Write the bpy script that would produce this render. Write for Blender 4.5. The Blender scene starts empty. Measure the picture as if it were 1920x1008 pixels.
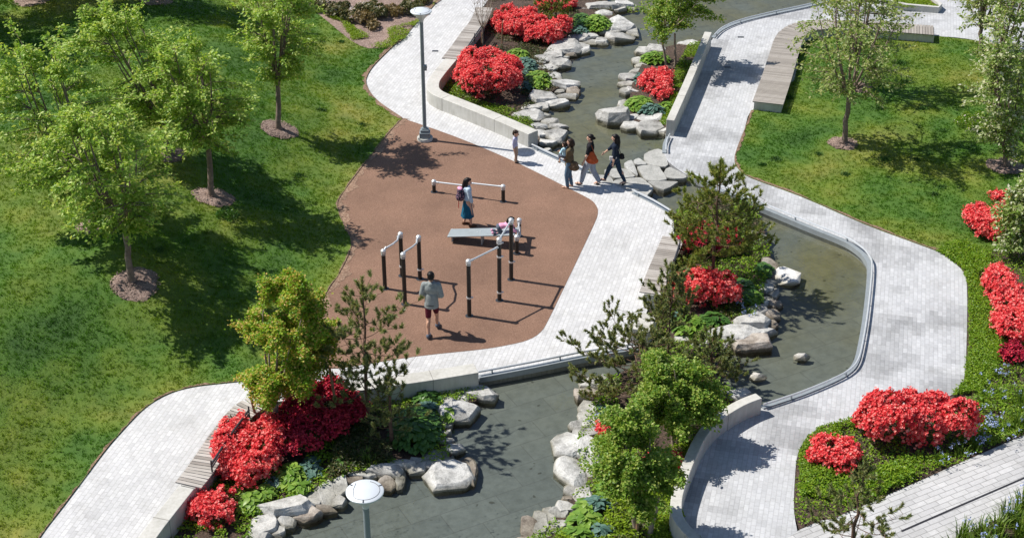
import bpy, bmesh, math, random
import numpy as np
from mathutils import Vector, Matrix, Euler
from mathutils.geometry import tessellate_polygon
R = math.radians
# ------------------------------------------------------------------ camera, sky, sun, exposure
S = bpy.context.scene
COL = S.collection
CAM_H, PITCH, FPX = 20.5, R(30.0), 2850.0
cam = bpy.data.objects.new('camera', bpy.data.cameras.new('camera'))
COL.objects.link(cam)
cam.location = (0, 0, CAM_H)
cam.rotation_euler = (R(90) - PITCH, 0, 0)
cam.data.sensor_width = 36
cam.data.lens = FPX / 1920 * 36
cam.data.clip_end = 3000
S.camera = cam
SUN_EL, SUN_AZ = R(52.5), R(0)          # azimuth filled in below: direction the shadows fall
SHX, SHY = 3.26, -0.95                  # shadows fall right and a little towards the camera
wd = bpy.data.worlds.new('World'); S.world = wd; wd.use_nodes = True
nt = wd.node_tree
sky = nt.nodes.new('ShaderNodeTexSky'); sky.sky_type = 'NISHITA'; sky.sun_disc = False
sky.sun_elevation = SUN_EL
sky.sun_rotation = math.atan2(-SHX, -SHY)
sky.air_density = 1.0; sky.dust_density = 0.6
bg = nt.nodes['Background']; bg.inputs[1].default_value = 0.085
nt.links.new(sky.outputs[0], bg.inputs[0])
sl = bpy.data.lights.new('sun', 'SUN'); sl.energy = 5.0; sl.angle = R(0.53); sl.color = (1.0, 0.95, 0.87)
so = bpy.data.objects.new('sun', sl); COL.objects.link(so)
_l = math.hypot(SHX, SHY)
sd = Vector((SHX / _l * math.cos(SUN_EL), SHY / _l * math.cos(SUN_EL), -math.sin(SUN_EL)))
so.rotation_euler = sd.to_track_quat('-Z', 'Y').to_euler()
S.view_settings.view_transform = 'Standard'; S.view_settings.look = 'None'
S.view_settings.exposure = 0.30; S.view_settings.gamma = 1.0
S.view_settings.use_curve_mapping = False
S.cycles.max_bounces = 8
S.cycles.transparent_max_bounces = 12

# ------------------------------------------------------------------ survey: photo pixel <-> ground point
CP, SP = math.cos(PITCH), math.sin(PITCH)
def G(px, py, z=0.0):
    x = (px - 960) / FPX; y = -(py - 504) / FPX
    d = Vector((x, CP + y * SP, -SP + y * CP))
    t = (z - CAM_H) / d.z
    return Vector((d.x * t, d.y * t, z))
def P(p):                                # world -> photo pixel
    v = Vector(p) - Vector((0, 0, CAM_H))
    dep = v.y * CP - v.z * SP
    up = v.y * SP + v.z * CP
    return (960 + FPX * v.x / dep, 504 - FPX * up / dep, FPX / dep)
def SC(p): return P(p)[2]                # photo pixels per metre at a point
def height_to(base, py):                 # height above base whose image row is py
    lo, hi = 0.0, 14.0
    for _ in range(40):
        m = (lo + hi) / 2
        if P((base[0], base[1], base[2] + m))[1] > py: lo = m
        else: hi = m
    return lo
def at_height(px, py, z): return G(px, py, z)

def tag(o, label=None, cat=None, group=None, kind=None):
    if label: o['label'] = label
    if cat: o['category'] = cat
    if group: o['group'] = group
    if kind: o['kind'] = kind
    return o
def empty(name, loc=(0, 0, 0), rz=0, label=None, cat=None, group=None):
    o = bpy.data.objects.new(name, None); COL.objects.link(o)
    o.location = loc; o.rotation_euler = (0, 0, rz); o.empty_display_size = .2
    return tag(o, label, cat, group)
def link(name, me, mats, parent=None):
    o = bpy.data.objects.new(name, me); COL.objects.link(o)
    if not isinstance(mats, (list, tuple)): mats = [mats]
    for m in mats: me.materials.append(m)
    if parent: o.parent = parent
    return o

def np_mesh(name, V, F, midx=None, smooth=False):
    """V (n,3), F (m,k) all faces of k corners, or a list of such arrays"""
    Fs = F if isinstance(F, list) else [F]
    Fs = [np.asarray(f, dtype=np.int32) for f in Fs if len(f)]
    V = np.asarray(V, dtype=np.float32)
    me = bpy.data.meshes.new(name)
    me.vertices.add(len(V)); me.vertices.foreach_set('co', V.ravel())
    loops = np.concatenate([f.ravel() for f in Fs])
    tot = np.concatenate([np.full(len(f), f.shape[1], dtype=np.int32) for f in Fs])
    st = np.concatenate([[0], np.cumsum(tot)[:-1]]).astype(np.int32)
    me.loops.add(len(loops)); me.loops.foreach_set('vertex_index', loops)
    me.polygons.add(len(tot)); me.polygons.foreach_set('loop_start', st); me.polygons.foreach_set('loop_total', tot)
    if midx is not None: me.polygons.foreach_set('material_index', np.asarray(midx, dtype=np.int32))
    me.polygons.foreach_set('use_smooth', np.full(len(tot), bool(smooth)))
    me.update(calc_edges=True)
    return me

class MB:
    """collects boxes, tubes, lathes in one mesh"""
    def __init__(s): s.v = []; s.f = []; s.m = []; s.cur = 0
    def add(s, vs, fs):
        n = len(s.v); s.v += [tuple(v) for v in vs]
        for f in fs: s.f.append(tuple(i + n for i in f)); s.m.append(s.cur)
    def box(s, c, size, rz=0.0, mat=None):
        M = Matrix.Rotation(rz, 3, 'Z') if mat is None else mat
        c = Vector(c); h = Vector(size) / 2
        vs = [c + M @ Vector((x * h.x, y * h.y, z * h.z)) for z in (-1, 1) for y in (-1, 1) for x in (-1, 1)]
        s.add(vs, [(0, 2, 3, 1), (4, 5, 7, 6), (0, 1, 5, 4), (2, 6, 7, 3), (0, 4, 6, 2), (1, 3, 7, 5)])
    def tube(s, pts, rad, n=8, caps=True):
        pts = [Vector(p) for p in pts]
        if not isinstance(rad, (list, tuple)): rad = [rad] * len(pts)
        rings = []
        ref = None
        for i, p in enumerate(pts):
            d = (pts[min(i + 1, len(pts) - 1)] - pts[max(i - 1, 0)])
            if d.length < 1e-9: d = Vector((0, 0, 1))
            d.normalize()
            if ref is None: ref = d.orthogonal().normalized()
            ref = (ref - d * ref.dot(d))
            if ref.length < 1e-6: ref = d.orthogonal()
            ref.normalize(); b = d.cross(ref)
            rings.append([p + (ref * math.cos(2 * math.pi * k / n) + b * math.sin(2 * math.pi * k / n)) * rad[i] for k in range(n)])
        vs = [v for r in rings for v in r]; fs = []
        for i in range(len(pts) - 1):
            for k in range(n):
                a = i * n + k; b_ = i * n + (k + 1) % n
                fs.append((a, b_, b_ + n, a + n))
        if caps:
            fs.append(tuple(range(n - 1, -1, -1))); fs.append(tuple((len(pts) - 1) * n + k for k in range(n)))
        s.add(vs, fs)
    def lathe(s, prof, c=(0, 0, 0), n=24):
        c = Vector(c); vs = []; fs = []
        for (r, z) in prof:
            for k in range(n):
                a = 2 * math.pi * k / n; vs.append(c + Vector((r * math.cos(a), r * math.sin(a), z)))
        for i in range(len(prof) - 1):
            for k in range(n):
                a = i * n + k; b = i * n + (k + 1) % n
                fs.append((a, b, b + n, a + n))
        fs.append(tuple(range(n - 1, -1, -1))); fs.append(tuple((len(prof) - 1) * n + k for k in range(n)))
        s.add(vs, fs)
    def ell(s, c, r, mat=None, nu=12, nv=8):
        c = Vector(c); M = mat or Matrix.Identity(3); vs = [c + M @ Vector((0, 0, -r[2]))]
        for j in range(1, nv):
            t = math.pi * j / nv - math.pi / 2
            for i in range(nu):
                a = 2 * math.pi * i / nu
                vs.append(c + M @ Vector((r[0] * math.cos(t) * math.cos(a), r[1] * math.cos(t) * math.sin(a), r[2] * math.sin(t))))
        vs.append(c + M @ Vector((0, 0, r[2]))); fs = []
        for i in range(nu): fs.append((0, 1 + (i + 1) % nu, 1 + i))
        for j in range(nv - 2):
            for i in range(nu):
                a = 1 + j * nu + i; b = 1 + j * nu + (i + 1) % nu
                fs.append((a, b, b + nu, a + nu))
        L = len(vs) - 1; o = 1 + (nv - 2) * nu
        for i in range(nu): fs.append((o + i, o + (i + 1) % nu, L))
        s.add(vs, fs)
    def mesh(s, name, smooth=False):
        me = bpy.data.meshes.new(name); me.from_pydata(s.v, [], s.f); me.update()
        if len(set(s.m)) > 1: me.polygons.foreach_set('material_index', s.m)
        me.polygons.foreach_set('use_smooth', [smooth] * len(me.polygons))
        if smooth: me.set_sharp_from_angle(angle=R(40))
        return me
    def build(s, name, mats, parent=None, smooth=False, bevel=0.0):
        o = link(name, s.mesh(name, smooth), mats, parent)
        if bevel:
            b = o.modifiers.new('bevel', 'BEVEL'); b.width = bevel; b.segments = 2; b.limit_method = 'ANGLE'; b.angle_limit = R(40)
        return o

def smooth_line(pts, n=4, closed=False):
    """Catmull-Rom through 2-D/3-D points"""
    pts = [Vector(p) for p in pts]; out = []; L = len(pts)
    rng = range(L) if closed else range(L - 1)
    for i in rng:
        p1, p2 = pts[i], pts[(i + 1) % L]
        p0 = pts[i - 1] if (closed or i > 0) else p1
        p3 = pts[(i + 2) % L] if (closed or i + 2 < L) else p2
        for k in range(n):
            t = k / n
            out.append(0.5 * ((2 * p1) + (p2 - p0) * t + (2 * p0 - 5 * p1 + 4 * p2 - p3) * t * t + (3 * p1 - p0 - 3 * p2 + p3) * t ** 3))
    if not closed: out.append(pts[-1])
    return out
def px_line(pxs, z=0.0, n=0, closed=False):
    p = [G(x, y, z) for x, y in pxs]
    return smooth_line(p, n, closed) if n else p

def area2(poly): return sum(poly[i - 1].x * poly[i].y - poly[i].x * poly[i - 1].y for i in range(len(poly)))
def slab(name, poly, top, bottom, mat, parent=None, bevel=0):
    """horizontal polygon with vertical sides"""
    poly = [Vector((p.x, p.y, 0)) for p in poly]
    if area2(poly) < 0: poly = poly[::-1]
    n = len(poly)
    tri = tessellate_polygon([poly])
    vs = [(p.x, p.y, top) for p in poly]; fs = []
    for t in tri:
        a, b, c = (poly[i] for i in t)
        fs.append(t if (b - a).cross(c - a).z > 0 else t[::-1])
    if bottom is not None:
        vs += [(p.x, p.y, top) for p in poly] + [(p.x, p.y, bottom) for p in poly]
        for i in range(n):
            j = (i + 1) % n
            fs.append((n + i, 2 * n + i, 2 * n + j, n + j))
    me = bpy.data.meshes.new(name); me.from_pydata(vs, [], fs); me.update()
    return link(name, me, mat, parent)
def ribbon_pts(line, w):
    """left/right offset of a polyline in plan, total width w (or per-point list)"""
    L = []; Rr = []
    for i, p in enumerate(line):
        d = line[min(i + 1, len(line) - 1)] - line[max(i - 1, 0)]
        d.z = 0; d.normalize(); nrm = Vector((-d.y, d.x, 0))
        ww = w[i] if isinstance(w, (list, tuple)) else w
        L.append(p + nrm * ww / 2); Rr.append(p - nrm * ww / 2)
    return L, Rr
def wall_mb(line, w, zt, zb):
    L, Rr = ribbon_pts(line, w); mb = MB(); n = len(line)
    vs = []
    for a, b in zip(L, Rr): vs += [(a.x, a.y, zb), (a.x, a.y, zt), (b.x, b.y, zt), (b.x, b.y, zb)]
    fs = []
    for i in range(n - 1):
        o = 4 * i
        for k in range(4): fs.append((o + k, o + 4 + k, o + 4 + (k + 1) % 4, o + (k + 1) % 4))
    fs.append((0, 1, 2, 3)); o = 4 * (n - 1); fs.append((o + 3, o + 2, o + 1, o))
    mb.add(vs, fs); return mb
def in_poly(X, Y, poly):
    c = np.zeros(len(X), bool); n = len(poly)
    for i in range(n):
        x1, y1 = poly[i - 1].x, poly[i - 1].y; x2, y2 = poly[i].x, poly[i].y
        k = ((y1 > Y) != (y2 > Y))
        with np.errstate(divide='ignore', invalid='ignore'):
            xx = (x2 - x1) * (Y - y1) / (y2 - y1 + 1e-12) + x1
        c ^= k & (X < xx)
    return c
def scatter(poly, dens, rng):
    xs = [p.x for p in poly]; ys = [p.y for p in poly]
    A = (max(xs) - min(xs)) * (max(ys) - min(ys)); n = int(A * dens)
    X = rng.uniform(min(xs), max(xs), n); Y = rng.uniform(min(ys), max(ys), n)
    k = in_poly(X, Y, poly); return X[k], Y[k]
def vnoise(X, Y, sc, seed=0):
    """cheap value noise, 0..1"""
    r = np.random.default_rng(seed); T = r.random((64, 64))
    x = X / sc; y = Y / sc; xi = np.floor(x).astype(int); yi = np.floor(y).astype(int)
    fx = x - xi; fy = y - yi; fx = fx * fx * (3 - 2 * fx); fy = fy * fy * (3 - 2 * fy)
    g = lambda a, b: T[a % 64, b % 64]
    return (g(xi, yi) * (1 - fx) + g(xi + 1, yi) * fx) * (1 - fy) + (g(xi, yi + 1) * (1 - fx) + g(xi + 1, yi + 1) * fx) * fy

# ------------------------------------------------------------------ materials
def newmat(name):
    m = bpy.data.materials.new(name); m.use_nodes = True
    t = m.node_tree; b = t.nodes['Principled BSDF']
    return m, t, b
def N(t, kind, **kw):
    n = t.nodes.new(kind)
    for k, v in kw.items():
        if k in n.inputs: n.inputs[k].default_value = v
        else: setattr(n, k, v)
    return n
def ramp(t, fac, stops):
    r = t.nodes.new('ShaderNodeValToRGB'); e = r.color_ramp.elements
    while len(e) < len(stops): e.new(0.5)
    for el, (p, c) in zip(e, stops): el.position = p; el.color = (*c, 1)
    t.links.new(fac, r.inputs[0]); return r.outputs[0]
def mix(t, fac, a, b, mode='MIX'):
    m = t.nodes.new('ShaderNodeMix'); m.data_type = 'RGBA'; m.blend_type = mode
    for s_, v in ((m.inputs[0], fac), (m.inputs[6], a), (m.inputs[7], b)):
        if hasattr(v, 'links') or isinstance(v, bpy.types.NodeSocket): t.links.new(v, s_)
        else: s_.default_value = v if not isinstance(v, tuple) else (*v, 1)
    return m.outputs[2]
def coord(t, rot=0, scale=(1, 1, 1), kind='Object'):
    c = t.nodes.new('ShaderNodeTexCoord'); m = t.nodes.new('ShaderNodeMapping')
    m.inputs['Rotation'].default_value = (0, 0, rot); m.inputs['Scale'].default_value = scale
    t.links.new(c.outputs[kind], m.inputs[0]); return m.outputs[0]
def noise(t, vec, scale, detail=3, rough=.55):
    n = N(t, 'ShaderNodeTexNoise', Scale=scale, Detail=detail, Roughness=rough)
    if vec is not None: t.links.new(vec, n.inputs['Vector'])
    return n.outputs['Fac']
def bump(t, b, h, strength=.3, dist=.02):
    n = N(t, 'ShaderNodeBump', Strength=strength, Distance=dist)
    t.links.new(h, n.inputs['Height']); t.links.new(n.outputs[0], b.inputs['Normal'])

def mat_plain(name, col, rough=.6, metal=0, var=.12, sc=6, bmp=.1):
    m, t, b = newmat(name); v = coord(t)
    f = noise(t, v, sc)
    c = ramp(t, f, [(.3, tuple(x * (1 - var) for x in col)), (.7, tuple(min(1, x * (1 + var)) for x in col))])
    t.links.new(c, b.inputs['Base Color']); b.inputs['Roughness'].default_value = rough; b.inputs['Metallic'].default_value = metal
    if bmp: bump(t, b, noise(t, v, sc * 8), bmp, .01)
    return m
def mat_leaf(name, cols, trans=.35, rough=.45, tip=None, tcol=(1.3, 1.25, .6)):
    """leaf colours differ from leaf to leaf; light passes through a little"""
    m, t, b = newmat(name)
    g = t.nodes.new('ShaderNodeNewGeometry')
    n = len(cols)
    c = ramp(t, g.outputs['Random Per Island'], [((i + .5) / n, cols[i]) for i in range(n)])
    big = noise(t, coord(t), 1.3, 2)
    c = mix(t, ramp(t, big, [(.38, (0, 0, 0)), (.62, (.55, .55, .55))]), c, mix(t, 1.0, c, tip or (1.12, 1.08, .75), 'MULTIPLY'))
    t.links.new(c, b.inputs['Base Color']); b.inputs['Roughness'].default_value = rough
    b.inputs['Specular IOR Level'].default_value = .35
    tr = t.nodes.new('ShaderNodeBsdfTranslucent'); ms = N(t, 'ShaderNodeMixShader', Fac=trans)
    t.links.new(mix(t, 1.0, c, tcol, 'MULTIPLY'), tr.inputs[0])
    t.links.new(b.outputs[0], ms.inputs[1]); t.links.new(tr.outputs[0], ms.inputs[2])
    t.links.new(ms.outputs[0], t.nodes['Material Output'].inputs[0])
    return m

def mat_paver(name, az, base=(.60, .60, .60), bw=.22, rh=.105, stain=.5, mortar=(.33, .33, .33), mort=.009):
    m, t, b = newmat(name)
    v = coord(t, rot=az - R(90))
    br = N(t, 'ShaderNodeTexBrick', Scale=1.0, **{'Mortar Size': mort, 'Brick Width': bw, 'Row Height': rh, 'Mortar Smooth': .1, 'Bias': -.1})
    br.inputs['Color1'].default_value = (*base, 1)
    br.inputs['Color2'].default_value = (*[x * .86 for x in base], 1)
    br.inputs['Mortar'].default_value = (*mortar, 1)
    t.links.new(v, br.inputs['Vector'])
    w = coord(t)
    snp = N(t, 'ShaderNodeVectorMath', operation='SNAP'); snp.inputs[1].default_value = (bw, rh, 1); t.links.new(v, snp.inputs[0])
    st = ramp(t, noise(t, snp.outputs[0], .40, 6, .62), [(.48, (1, 1, 1)), (.56, (1 - .20 * stain,) * 3), (.66, (1 - .34 * stain,) * 3)])
    wn = N(t, 'ShaderNodeTexWhiteNoise', noise_dimensions='2D'); t.links.new(snp.outputs[0], wn.inputs['Vector'])
    st = mix(t, 1., st, ramp(t, wn.outputs['Value'], [(0, (.94, .94, .945)), (.75, (1, 1, 1)), (1, (1.04, 1.04, 1.04))]), 'MULTIPLY')
    fine = ramp(t, noise(t, w, 14, 4, .7), [(.3, (.9, .9, .9)), (.7, (1.05, 1.05, 1.05))])
    wear = ramp(t, noise(t, w, 1.4, 7, .7), [(.32, (.84, .835, .82)), (.47, (.97, .97, .965)), (.6, (1, 1, 1))])
    spot = ramp(t, noise(t, w, 6.0, 2, .5), [(.24, (.80, .79, .77)), (.28, (1, 1, 1))])
    wear = mix(t, 1., wear, spot, 'MULTIPLY')
    c = mix(t, 1., mix(t, 1., mix(t, 1., br.outputs[0], st, 'MULTIPLY'), fine, 'MULTIPLY'), wear, 'MULTIPLY')
    t.links.new(c, b.inputs['Base Color']); b.inputs['Roughness'].default_value = .82
    b.inputs['Specular IOR Level'].default_value = .25
    inv = N(t, 'ShaderNodeMath', operation='SUBTRACT'); inv.inputs[0].default_value = 1; t.links.new(br.outputs['Fac'], inv.inputs[1])
    bump(t, b, inv.outputs[0], .35, .01)
    return m
PAV_AZ, TILE_AZ = R(13.75), R(61.5)
# Blender's brick rows run along local X, azimuth is measured clockwise from +Y
M = {}
M['paver'] = mat_paver('granite_paver', PAV_AZ, base=(.61, .61, .62), stain=.28, mortar=(.48, .48, .48))
M['paver_grey'] = mat_paver('granite_paver_grey', PAV_AZ, base=(.53, .54, .56), stain=1.35, mortar=(.43, .435, .45))
M['paver_low'] = mat_paver('granite_paver_walk', TILE_AZ, base=(.54, .54, .545), stain=.5, bw=.42, rh=.14, mortar=(.31, .31, .31))
def mat_tile():
    m, t, b = newmat('pool_floor_tile')
    v = coord(t, rot=TILE_AZ - R(90))
    br = N(t, 'ShaderNodeTexBrick', Scale=1.0, **{'Mortar Size': .014, 'Brick Width': 1.35, 'Row Height': .68, 'Mortar Smooth': .3, 'Bias': 0.0})
    br.inputs['Color1'].default_value = (.155, .172, .168, 1); br.inputs['Color2'].default_value = (.132, .148, .145, 1)
    br.inputs['Mortar'].default_value = (.115, .124, .120, 1); t.links.new(v, br.inputs['Vector'])
    w = coord(t)
    alg = ramp(t, noise(t, w, .35, 5, .6), [(.34, (.25, .25, .25)), (.58, (1, 1, 1))])
    sx = N(t, 'ShaderNodeSeparateXYZ'); t.links.new(w, sx.inputs[0])         # algae thrives in the still ponds, less by the fountain
    mx = N(t, 'ShaderNodeMapRange', **{'From Min': 27.0, 'From Max': 36.0, 'To Min': .05, 'To Max': .95}); t.links.new(sx.outputs[1], mx.inputs[0])
    my = N(t, 'ShaderNodeMath', operation='MULTIPLY'); t.links.new(alg, my.inputs[0]); t.links.new(mx.outputs[0], my.inputs[1]); alg = my.outputs[0]
    c = mix(t, alg, br.outputs[0], mix(t, 1., br.outputs[0], (1.12, .93, .50), 'MULTIPLY'))
    dirt = ramp(t, noise(t, w, 3.5, 6, .7), [(.3, (.72, .72, .7)), (.6, (1.04, 1.04, 1.04))])
    c = mix(t, 1., c, dirt, 'MULTIPLY')
    sp = ramp(t, noise(t, w, 5.0, 1, .4), [(.24, (.45, .42, .35)), (.28, (1, 1, 1))])
    c = mix(t, 1., c, sp, 'MULTIPLY')
    t.links.new(c, b.inputs['Base Color']); b.inputs['Roughness'].default_value = .7
    return m
M['tile'] = mat_tile()
def mat_water():
    m, t, b = newmat('pool_water'); t.nodes.remove(b)
    tr = N(t, 'ShaderNodeBsdfTransparent'); tr.inputs[0].default_value = (.86, .89, .87, 1)
    gl = N(t, 'ShaderNodeBsdfGlossy'); gl.inputs['Roughness'].default_value = .06
    fr = N(t, 'ShaderNodeFresnel', IOR=1.48)
    w = coord(t)
    h1 = noise(t, coord(t, rot=R(20), scale=(1, 2.2, 1)), 2.4, 3, .55)
    h2 = noise(t, coord(t, rot=R(-15), scale=(1, 2.0, 1)), 7.5, 2, .5)
    # the fountain side of the pond is livelier
    sep = N(t, 'ShaderNodeSeparateXYZ'); t.links.new(w, sep.inputs[0])
    mr = N(t, 'ShaderNodeMapRange', **{'From Min': 30.0, 'From Max': 24.0, 'To Min': .14, 'To Max': .75}); t.links.new(sep.outputs[1], mr.inputs[0])
    ad = N(t, 'ShaderNodeMath', operation='MULTIPLY_ADD'); t.links.new(h2, ad.inputs[0]); ad.inputs[1].default_value = .55; t.links.new(h1, ad.inputs[2])
    bp = N(t, 'ShaderNodeBump', Distance=.026); t.links.new(ad.outputs[0], bp.inputs['Height']); t.links.new(mr.outputs[0], bp.inputs['Strength'])
    t.links.new(bp.outputs[0], gl.inputs['Normal']); t.links.new(bp.outputs[0], fr.inputs['Normal'])
    ms = N(t, 'ShaderNodeMixShader'); t.links.new(fr.outputs[0], ms.inputs[0]); t.links.new(tr.outputs[0], ms.inputs[1]); t.links.new(gl.outputs[0], ms.inputs[2])
    t.links.new(ms.outputs[0], t.nodes['Material Output'].inputs[0])
    return m
M['water'] = mat_water()
def mat_rubber():
    m, t, b = newmat('rubber_granulate'); w = coord(t)
    f = noise(t, w, 30, 5, .85)
    c = ramp(t, f, [(.28, (.055, .030, .020)), (.44, (.172, .094, .062)), (.58, (.242, .142, .096)), (.74, (.38, .26, .20))])
    big = ramp(t, noise(t, w, .55, 6, .68), [(.32, (.80, .79, .79)), (.5, (1, 1, 1)), (.66, (1.14, 1.14, 1.15))])
    c = mix(t, 1., c, big, 'MULTIPLY')
    t.links.new(c, b.inputs['Base Color']); b.inputs['Roughness'].default_value = .9; bump(t, b, f, .4, .01)
    return m
M['rubber'] = mat_rubber()
def grass_cols(t, w):
    a = noise(t, w, .30, 4, .55); f = noise(t, w, 1.5, 4, .6); g = noise(t, w, .11, 3, .5)
    c = ramp(t, a, [(.28, (.036, .115, .013)), (.42, (.068, .178, .016)), (.54, (.130, .222, .022)), (.69, (.245, .280, .060))])
    c = mix(t, ramp(t, g, [(.42, (0, 0, 0)), (.62, (.55, .55, .55))]), c, mix(t, 1., c, (1.35, 1.15, 1.0), 'MULTIPLY'))
    return mix(t, 1., c, ramp(t, f, [(.30, (.74, .82, .8)), (.5, (1, 1, 1)), (.70, (1.22, 1.13, 1.06))]), 'MULTIPLY')
def mat_lawn():
    m, t, b = newmat('lawn_turf'); w = coord(t)
    c = grass_cols(t, w); c = mix(t, 1., c, (.72, .68, .6), 'MULTIPLY')
    t.links.new(c, b.inputs['Base Color']); b.inputs['Roughness'].default_value = .9; bump(t, b, noise(t, w, 18, 4), .6, .05)
    return m
M['lawn'] = mat_lawn()
def mat_blade():
    m, t, b = newmat('grass_blade'); w = coord(t)
    c = grass_cols(t, w)
    g = t.nodes.new('ShaderNodeNewGeometry')
    c = mix(t, 1., c, ramp(t, g.outputs['Random Per Island'], [(.1, (.95, .97, .9)), (.5, (1.15, 1.13, 1.0)), (.95, (1.3, 1.25, 1.05)), (.99, (2.2, 1.9, 1.7))]), 'MULTIPLY')
    t.links.new(c, b.inputs['Base Color']); b.inputs['Roughness'].default_value = .6; b.inputs['Specular IOR Level'].default_value = .25
    tr = t.nodes.new('ShaderNodeBsdfTranslucent'); ms = N(t, 'ShaderNodeMixShader', Fac=.35)
    t.links.new(mix(t, 1., c, (1.2, 1.2, .7), 'MULTIPLY'), tr.inputs[0]); t.links.new(b.outputs[0], ms.inputs[1]); t.links.new(tr.outputs[0], ms.inputs[2])
    t.links.new(ms.outputs[0], t.nodes['Material Output'].inputs[0]); return m
M['blade'] = mat_blade()
def mat_mulch(name, cols, sc=26):
    m, t, b = newmat(name); w = coord(t)
    f = noise(t, w, sc, 4, .75)
    c = ramp(t, f, [(.32, cols[0]), (.5, cols[1]), (.68, cols[2])])
    c = mix(t, 1., c, ramp(t, noise(t, w, 1.2, 4), [(.35, (.75, .74, .72)), (.65, (1.1, 1.08, 1.05))]), 'MULTIPLY')
    t.links.new(c, b.inputs['Base Color']); b.inputs['Roughness'].default_value = .95; bump(t, b, f, .9, .04)
    return m
M['mulch'] = mat_mulch('bark_mulch', [(.09, .06, .05), (.29, .205, .175), (.52, .41, .36)])
M['soil'] = mat_mulch('bed_soil', [(.018, .012, .009), (.07, .046, .034), (.17, .115, .085)], 18)
M['bare'] = mat_mulch('bare_earth', [(.09, .055, .035), (.24, .155, .105), (.42, .30, .22)], 22)
M['sand'] = mat_mulch('sandy_edge', [(.15, .085, .055), (.27, .17, .12), (.44, .32, .24)], 16)
M['tussock'] = mat_plain('tussock_grass', (.050, .130, .016), .7, var=.4, sc=2, bmp=0)
def mat_rock(name, cols):
    m, t, b = newmat(name); w = coord(t)
    oi = t.nodes.new('ShaderNodeObjectInfo')
    av = N(t, 'ShaderNodeVectorMath', operation='ADD'); t.links.new(w, av.inputs[0]); 
    sc_ = N(t, 'ShaderNodeVectorMath', operation='SCALE', Scale=37.0); cx = N(t, 'ShaderNodeCombineXYZ')
    t.links.new(oi.outputs['Random'], cx.inputs[0]); t.links.new(oi.outputs['Random'], cx.inputs[1]); t.links.new(cx.outputs[0], sc_.inputs[0]); t.links.new(sc_.outputs[0], av.inputs[1])
    v = av.outputs[0]
    f = noise(t, v, 2.2, 8, .72)
    c = ramp(t, f, [(.30, cols[0]), (.43, cols[1]), (.56, cols[2])])
    speck = ramp(t, noise(t, v, 30, 3, .7), [(.32, (.7, .69, .67)), (.5, (1.03, 1.03, 1.03))])
    tone = ramp(t, oi.outputs['Random'], [(0, (.78, .77, .75)), (.5, (.98, .97, .95)), (1, (1.12, 1.12, 1.12))])
    c = mix(t, 1., mix(t, 1., c, speck, 'MULTIPLY'), tone, 'MULTIPLY')
    sep = N(t, 'ShaderNodeSeparateXYZ'); g = t.nodes.new('ShaderNodeNewGeometry'); t.links.new(g.outputs['Position'], sep.inputs[0])
    mr = N(t, 'ShaderNodeMapRange', **{'From Min': -.08, 'From Max': .02, 'To Min': 0., 'To Max': 1.}); t.links.new(sep.outputs[2], mr.inputs[0])
    c = mix(t, mr.outputs[0], mix(t, 1., c, (.42, .40, .32), 'MULTIPLY'), c)      # algae line left by the water
    t.links.new(c, b.inputs['Base Color']); b.inputs['Roughness'].default_value = .85
    bump(t, b, noise(t, v, 7, 8, .7), .55, .06)
    return m
M['rock'] = mat_rock('granite_rock', [(.15, .15, .147), (.36, .36, .352), (.54, .54, .53)])
M['rock_brown'] = mat_rock('brown_rock', [(.08, .065, .05), (.24, .205, .175), (.42, .38, .34)])
M['rock_white'] = mat_rock('white_rock', [(.30, .295, .285), (.62, .61, .60), (.80, .79, .78)])
M['slate'] = mat_rock('flat_stone', [(.27, .275, .275), (.38, .385, .38), (.47, .475, .47)])
def mat_conc():
    m, t, b = newmat('cast_concrete'); w = coord(t)
    c = ramp(t, noise(t, w, 1.6, 6, .65), [(.3, (.40, .39, .36)), (.5, (.50, .49, .46)), (.7, (.56, .55, .52))])
    c = mix(t, 1., c, ramp(t, noise(t, coord(t, scale=(9, 9, 1.2)), 1.5, 4), [(.35, (.9, .9, .88)), (.6, (1.02, 1.02, 1.02))]), 'MULTIPLY')
    t.links.new(c, b.inputs['Base Color']); b.inputs['Roughness'].default_value = .8; bump(t, b, noise(t, w, 40, 3), .15, .005)
    return m
M['conc'] = mat_conc()
def mat_wood(name, rot, cols=((.24, .215, .195), (.38, .35, .32), (.48, .45, .42))):
    m, t, b = newmat(name)
    oi = t.nodes.new('ShaderNodeNewGeometry')
    c = ramp(t, oi.outputs['Random Per Island'], [(0, cols[0]), (.5, cols[1]), (1, cols[2])])
    f = noise(t, coord(t, rot=rot, scale=(1.5, 28, 28)), 2, 5, .6)
    c = mix(t, 1., c, ramp(t, f, [(.3, (.72, .71, .7)), (.65, (1.1, 1.09, 1.08))]), 'MULTIPLY')
    t.links.new(c, b.inputs['Base Color']); b.inputs['Roughness'].default_value = .75
    return m
M['wood'] = mat_wood('weathered_wood', 0)
M['deckwood'] = mat_wood('pale_deck_wood', 0, ((.285, .26, .235), (.345, .315, .285), (.395, .365, .335)))
M['stake'] = mat_plain('stake_wood', (.30, .17, .10), .8, var=.25, sc=10)
M['bark'] = mat_plain('grey_brown_bark', (.21, .155, .125), .9, var=.4, sc=9, bmp=.8)
M['bark_pine'] = mat_plain('pine_bark', (.13, .075, .05), .9, var=.4, sc=12, bmp=.8)
M['bark_pale'] = mat_plain('pale_bark', (.30, .235, .18), .85, var=.3, sc=8, bmp=.5)
M['steel'] = mat_plain('brushed_steel', (.66, .68, .70), .35, .45, var=.06)
M['galv'] = mat_plain('galvanised_steel', (.32, .355, .38), .5, .35, var=.08)
M['lamp_white'] = mat_plain('lamp_head_grey', (.62, .66, .70), .4, .1, var=.03, bmp=.03)
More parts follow.
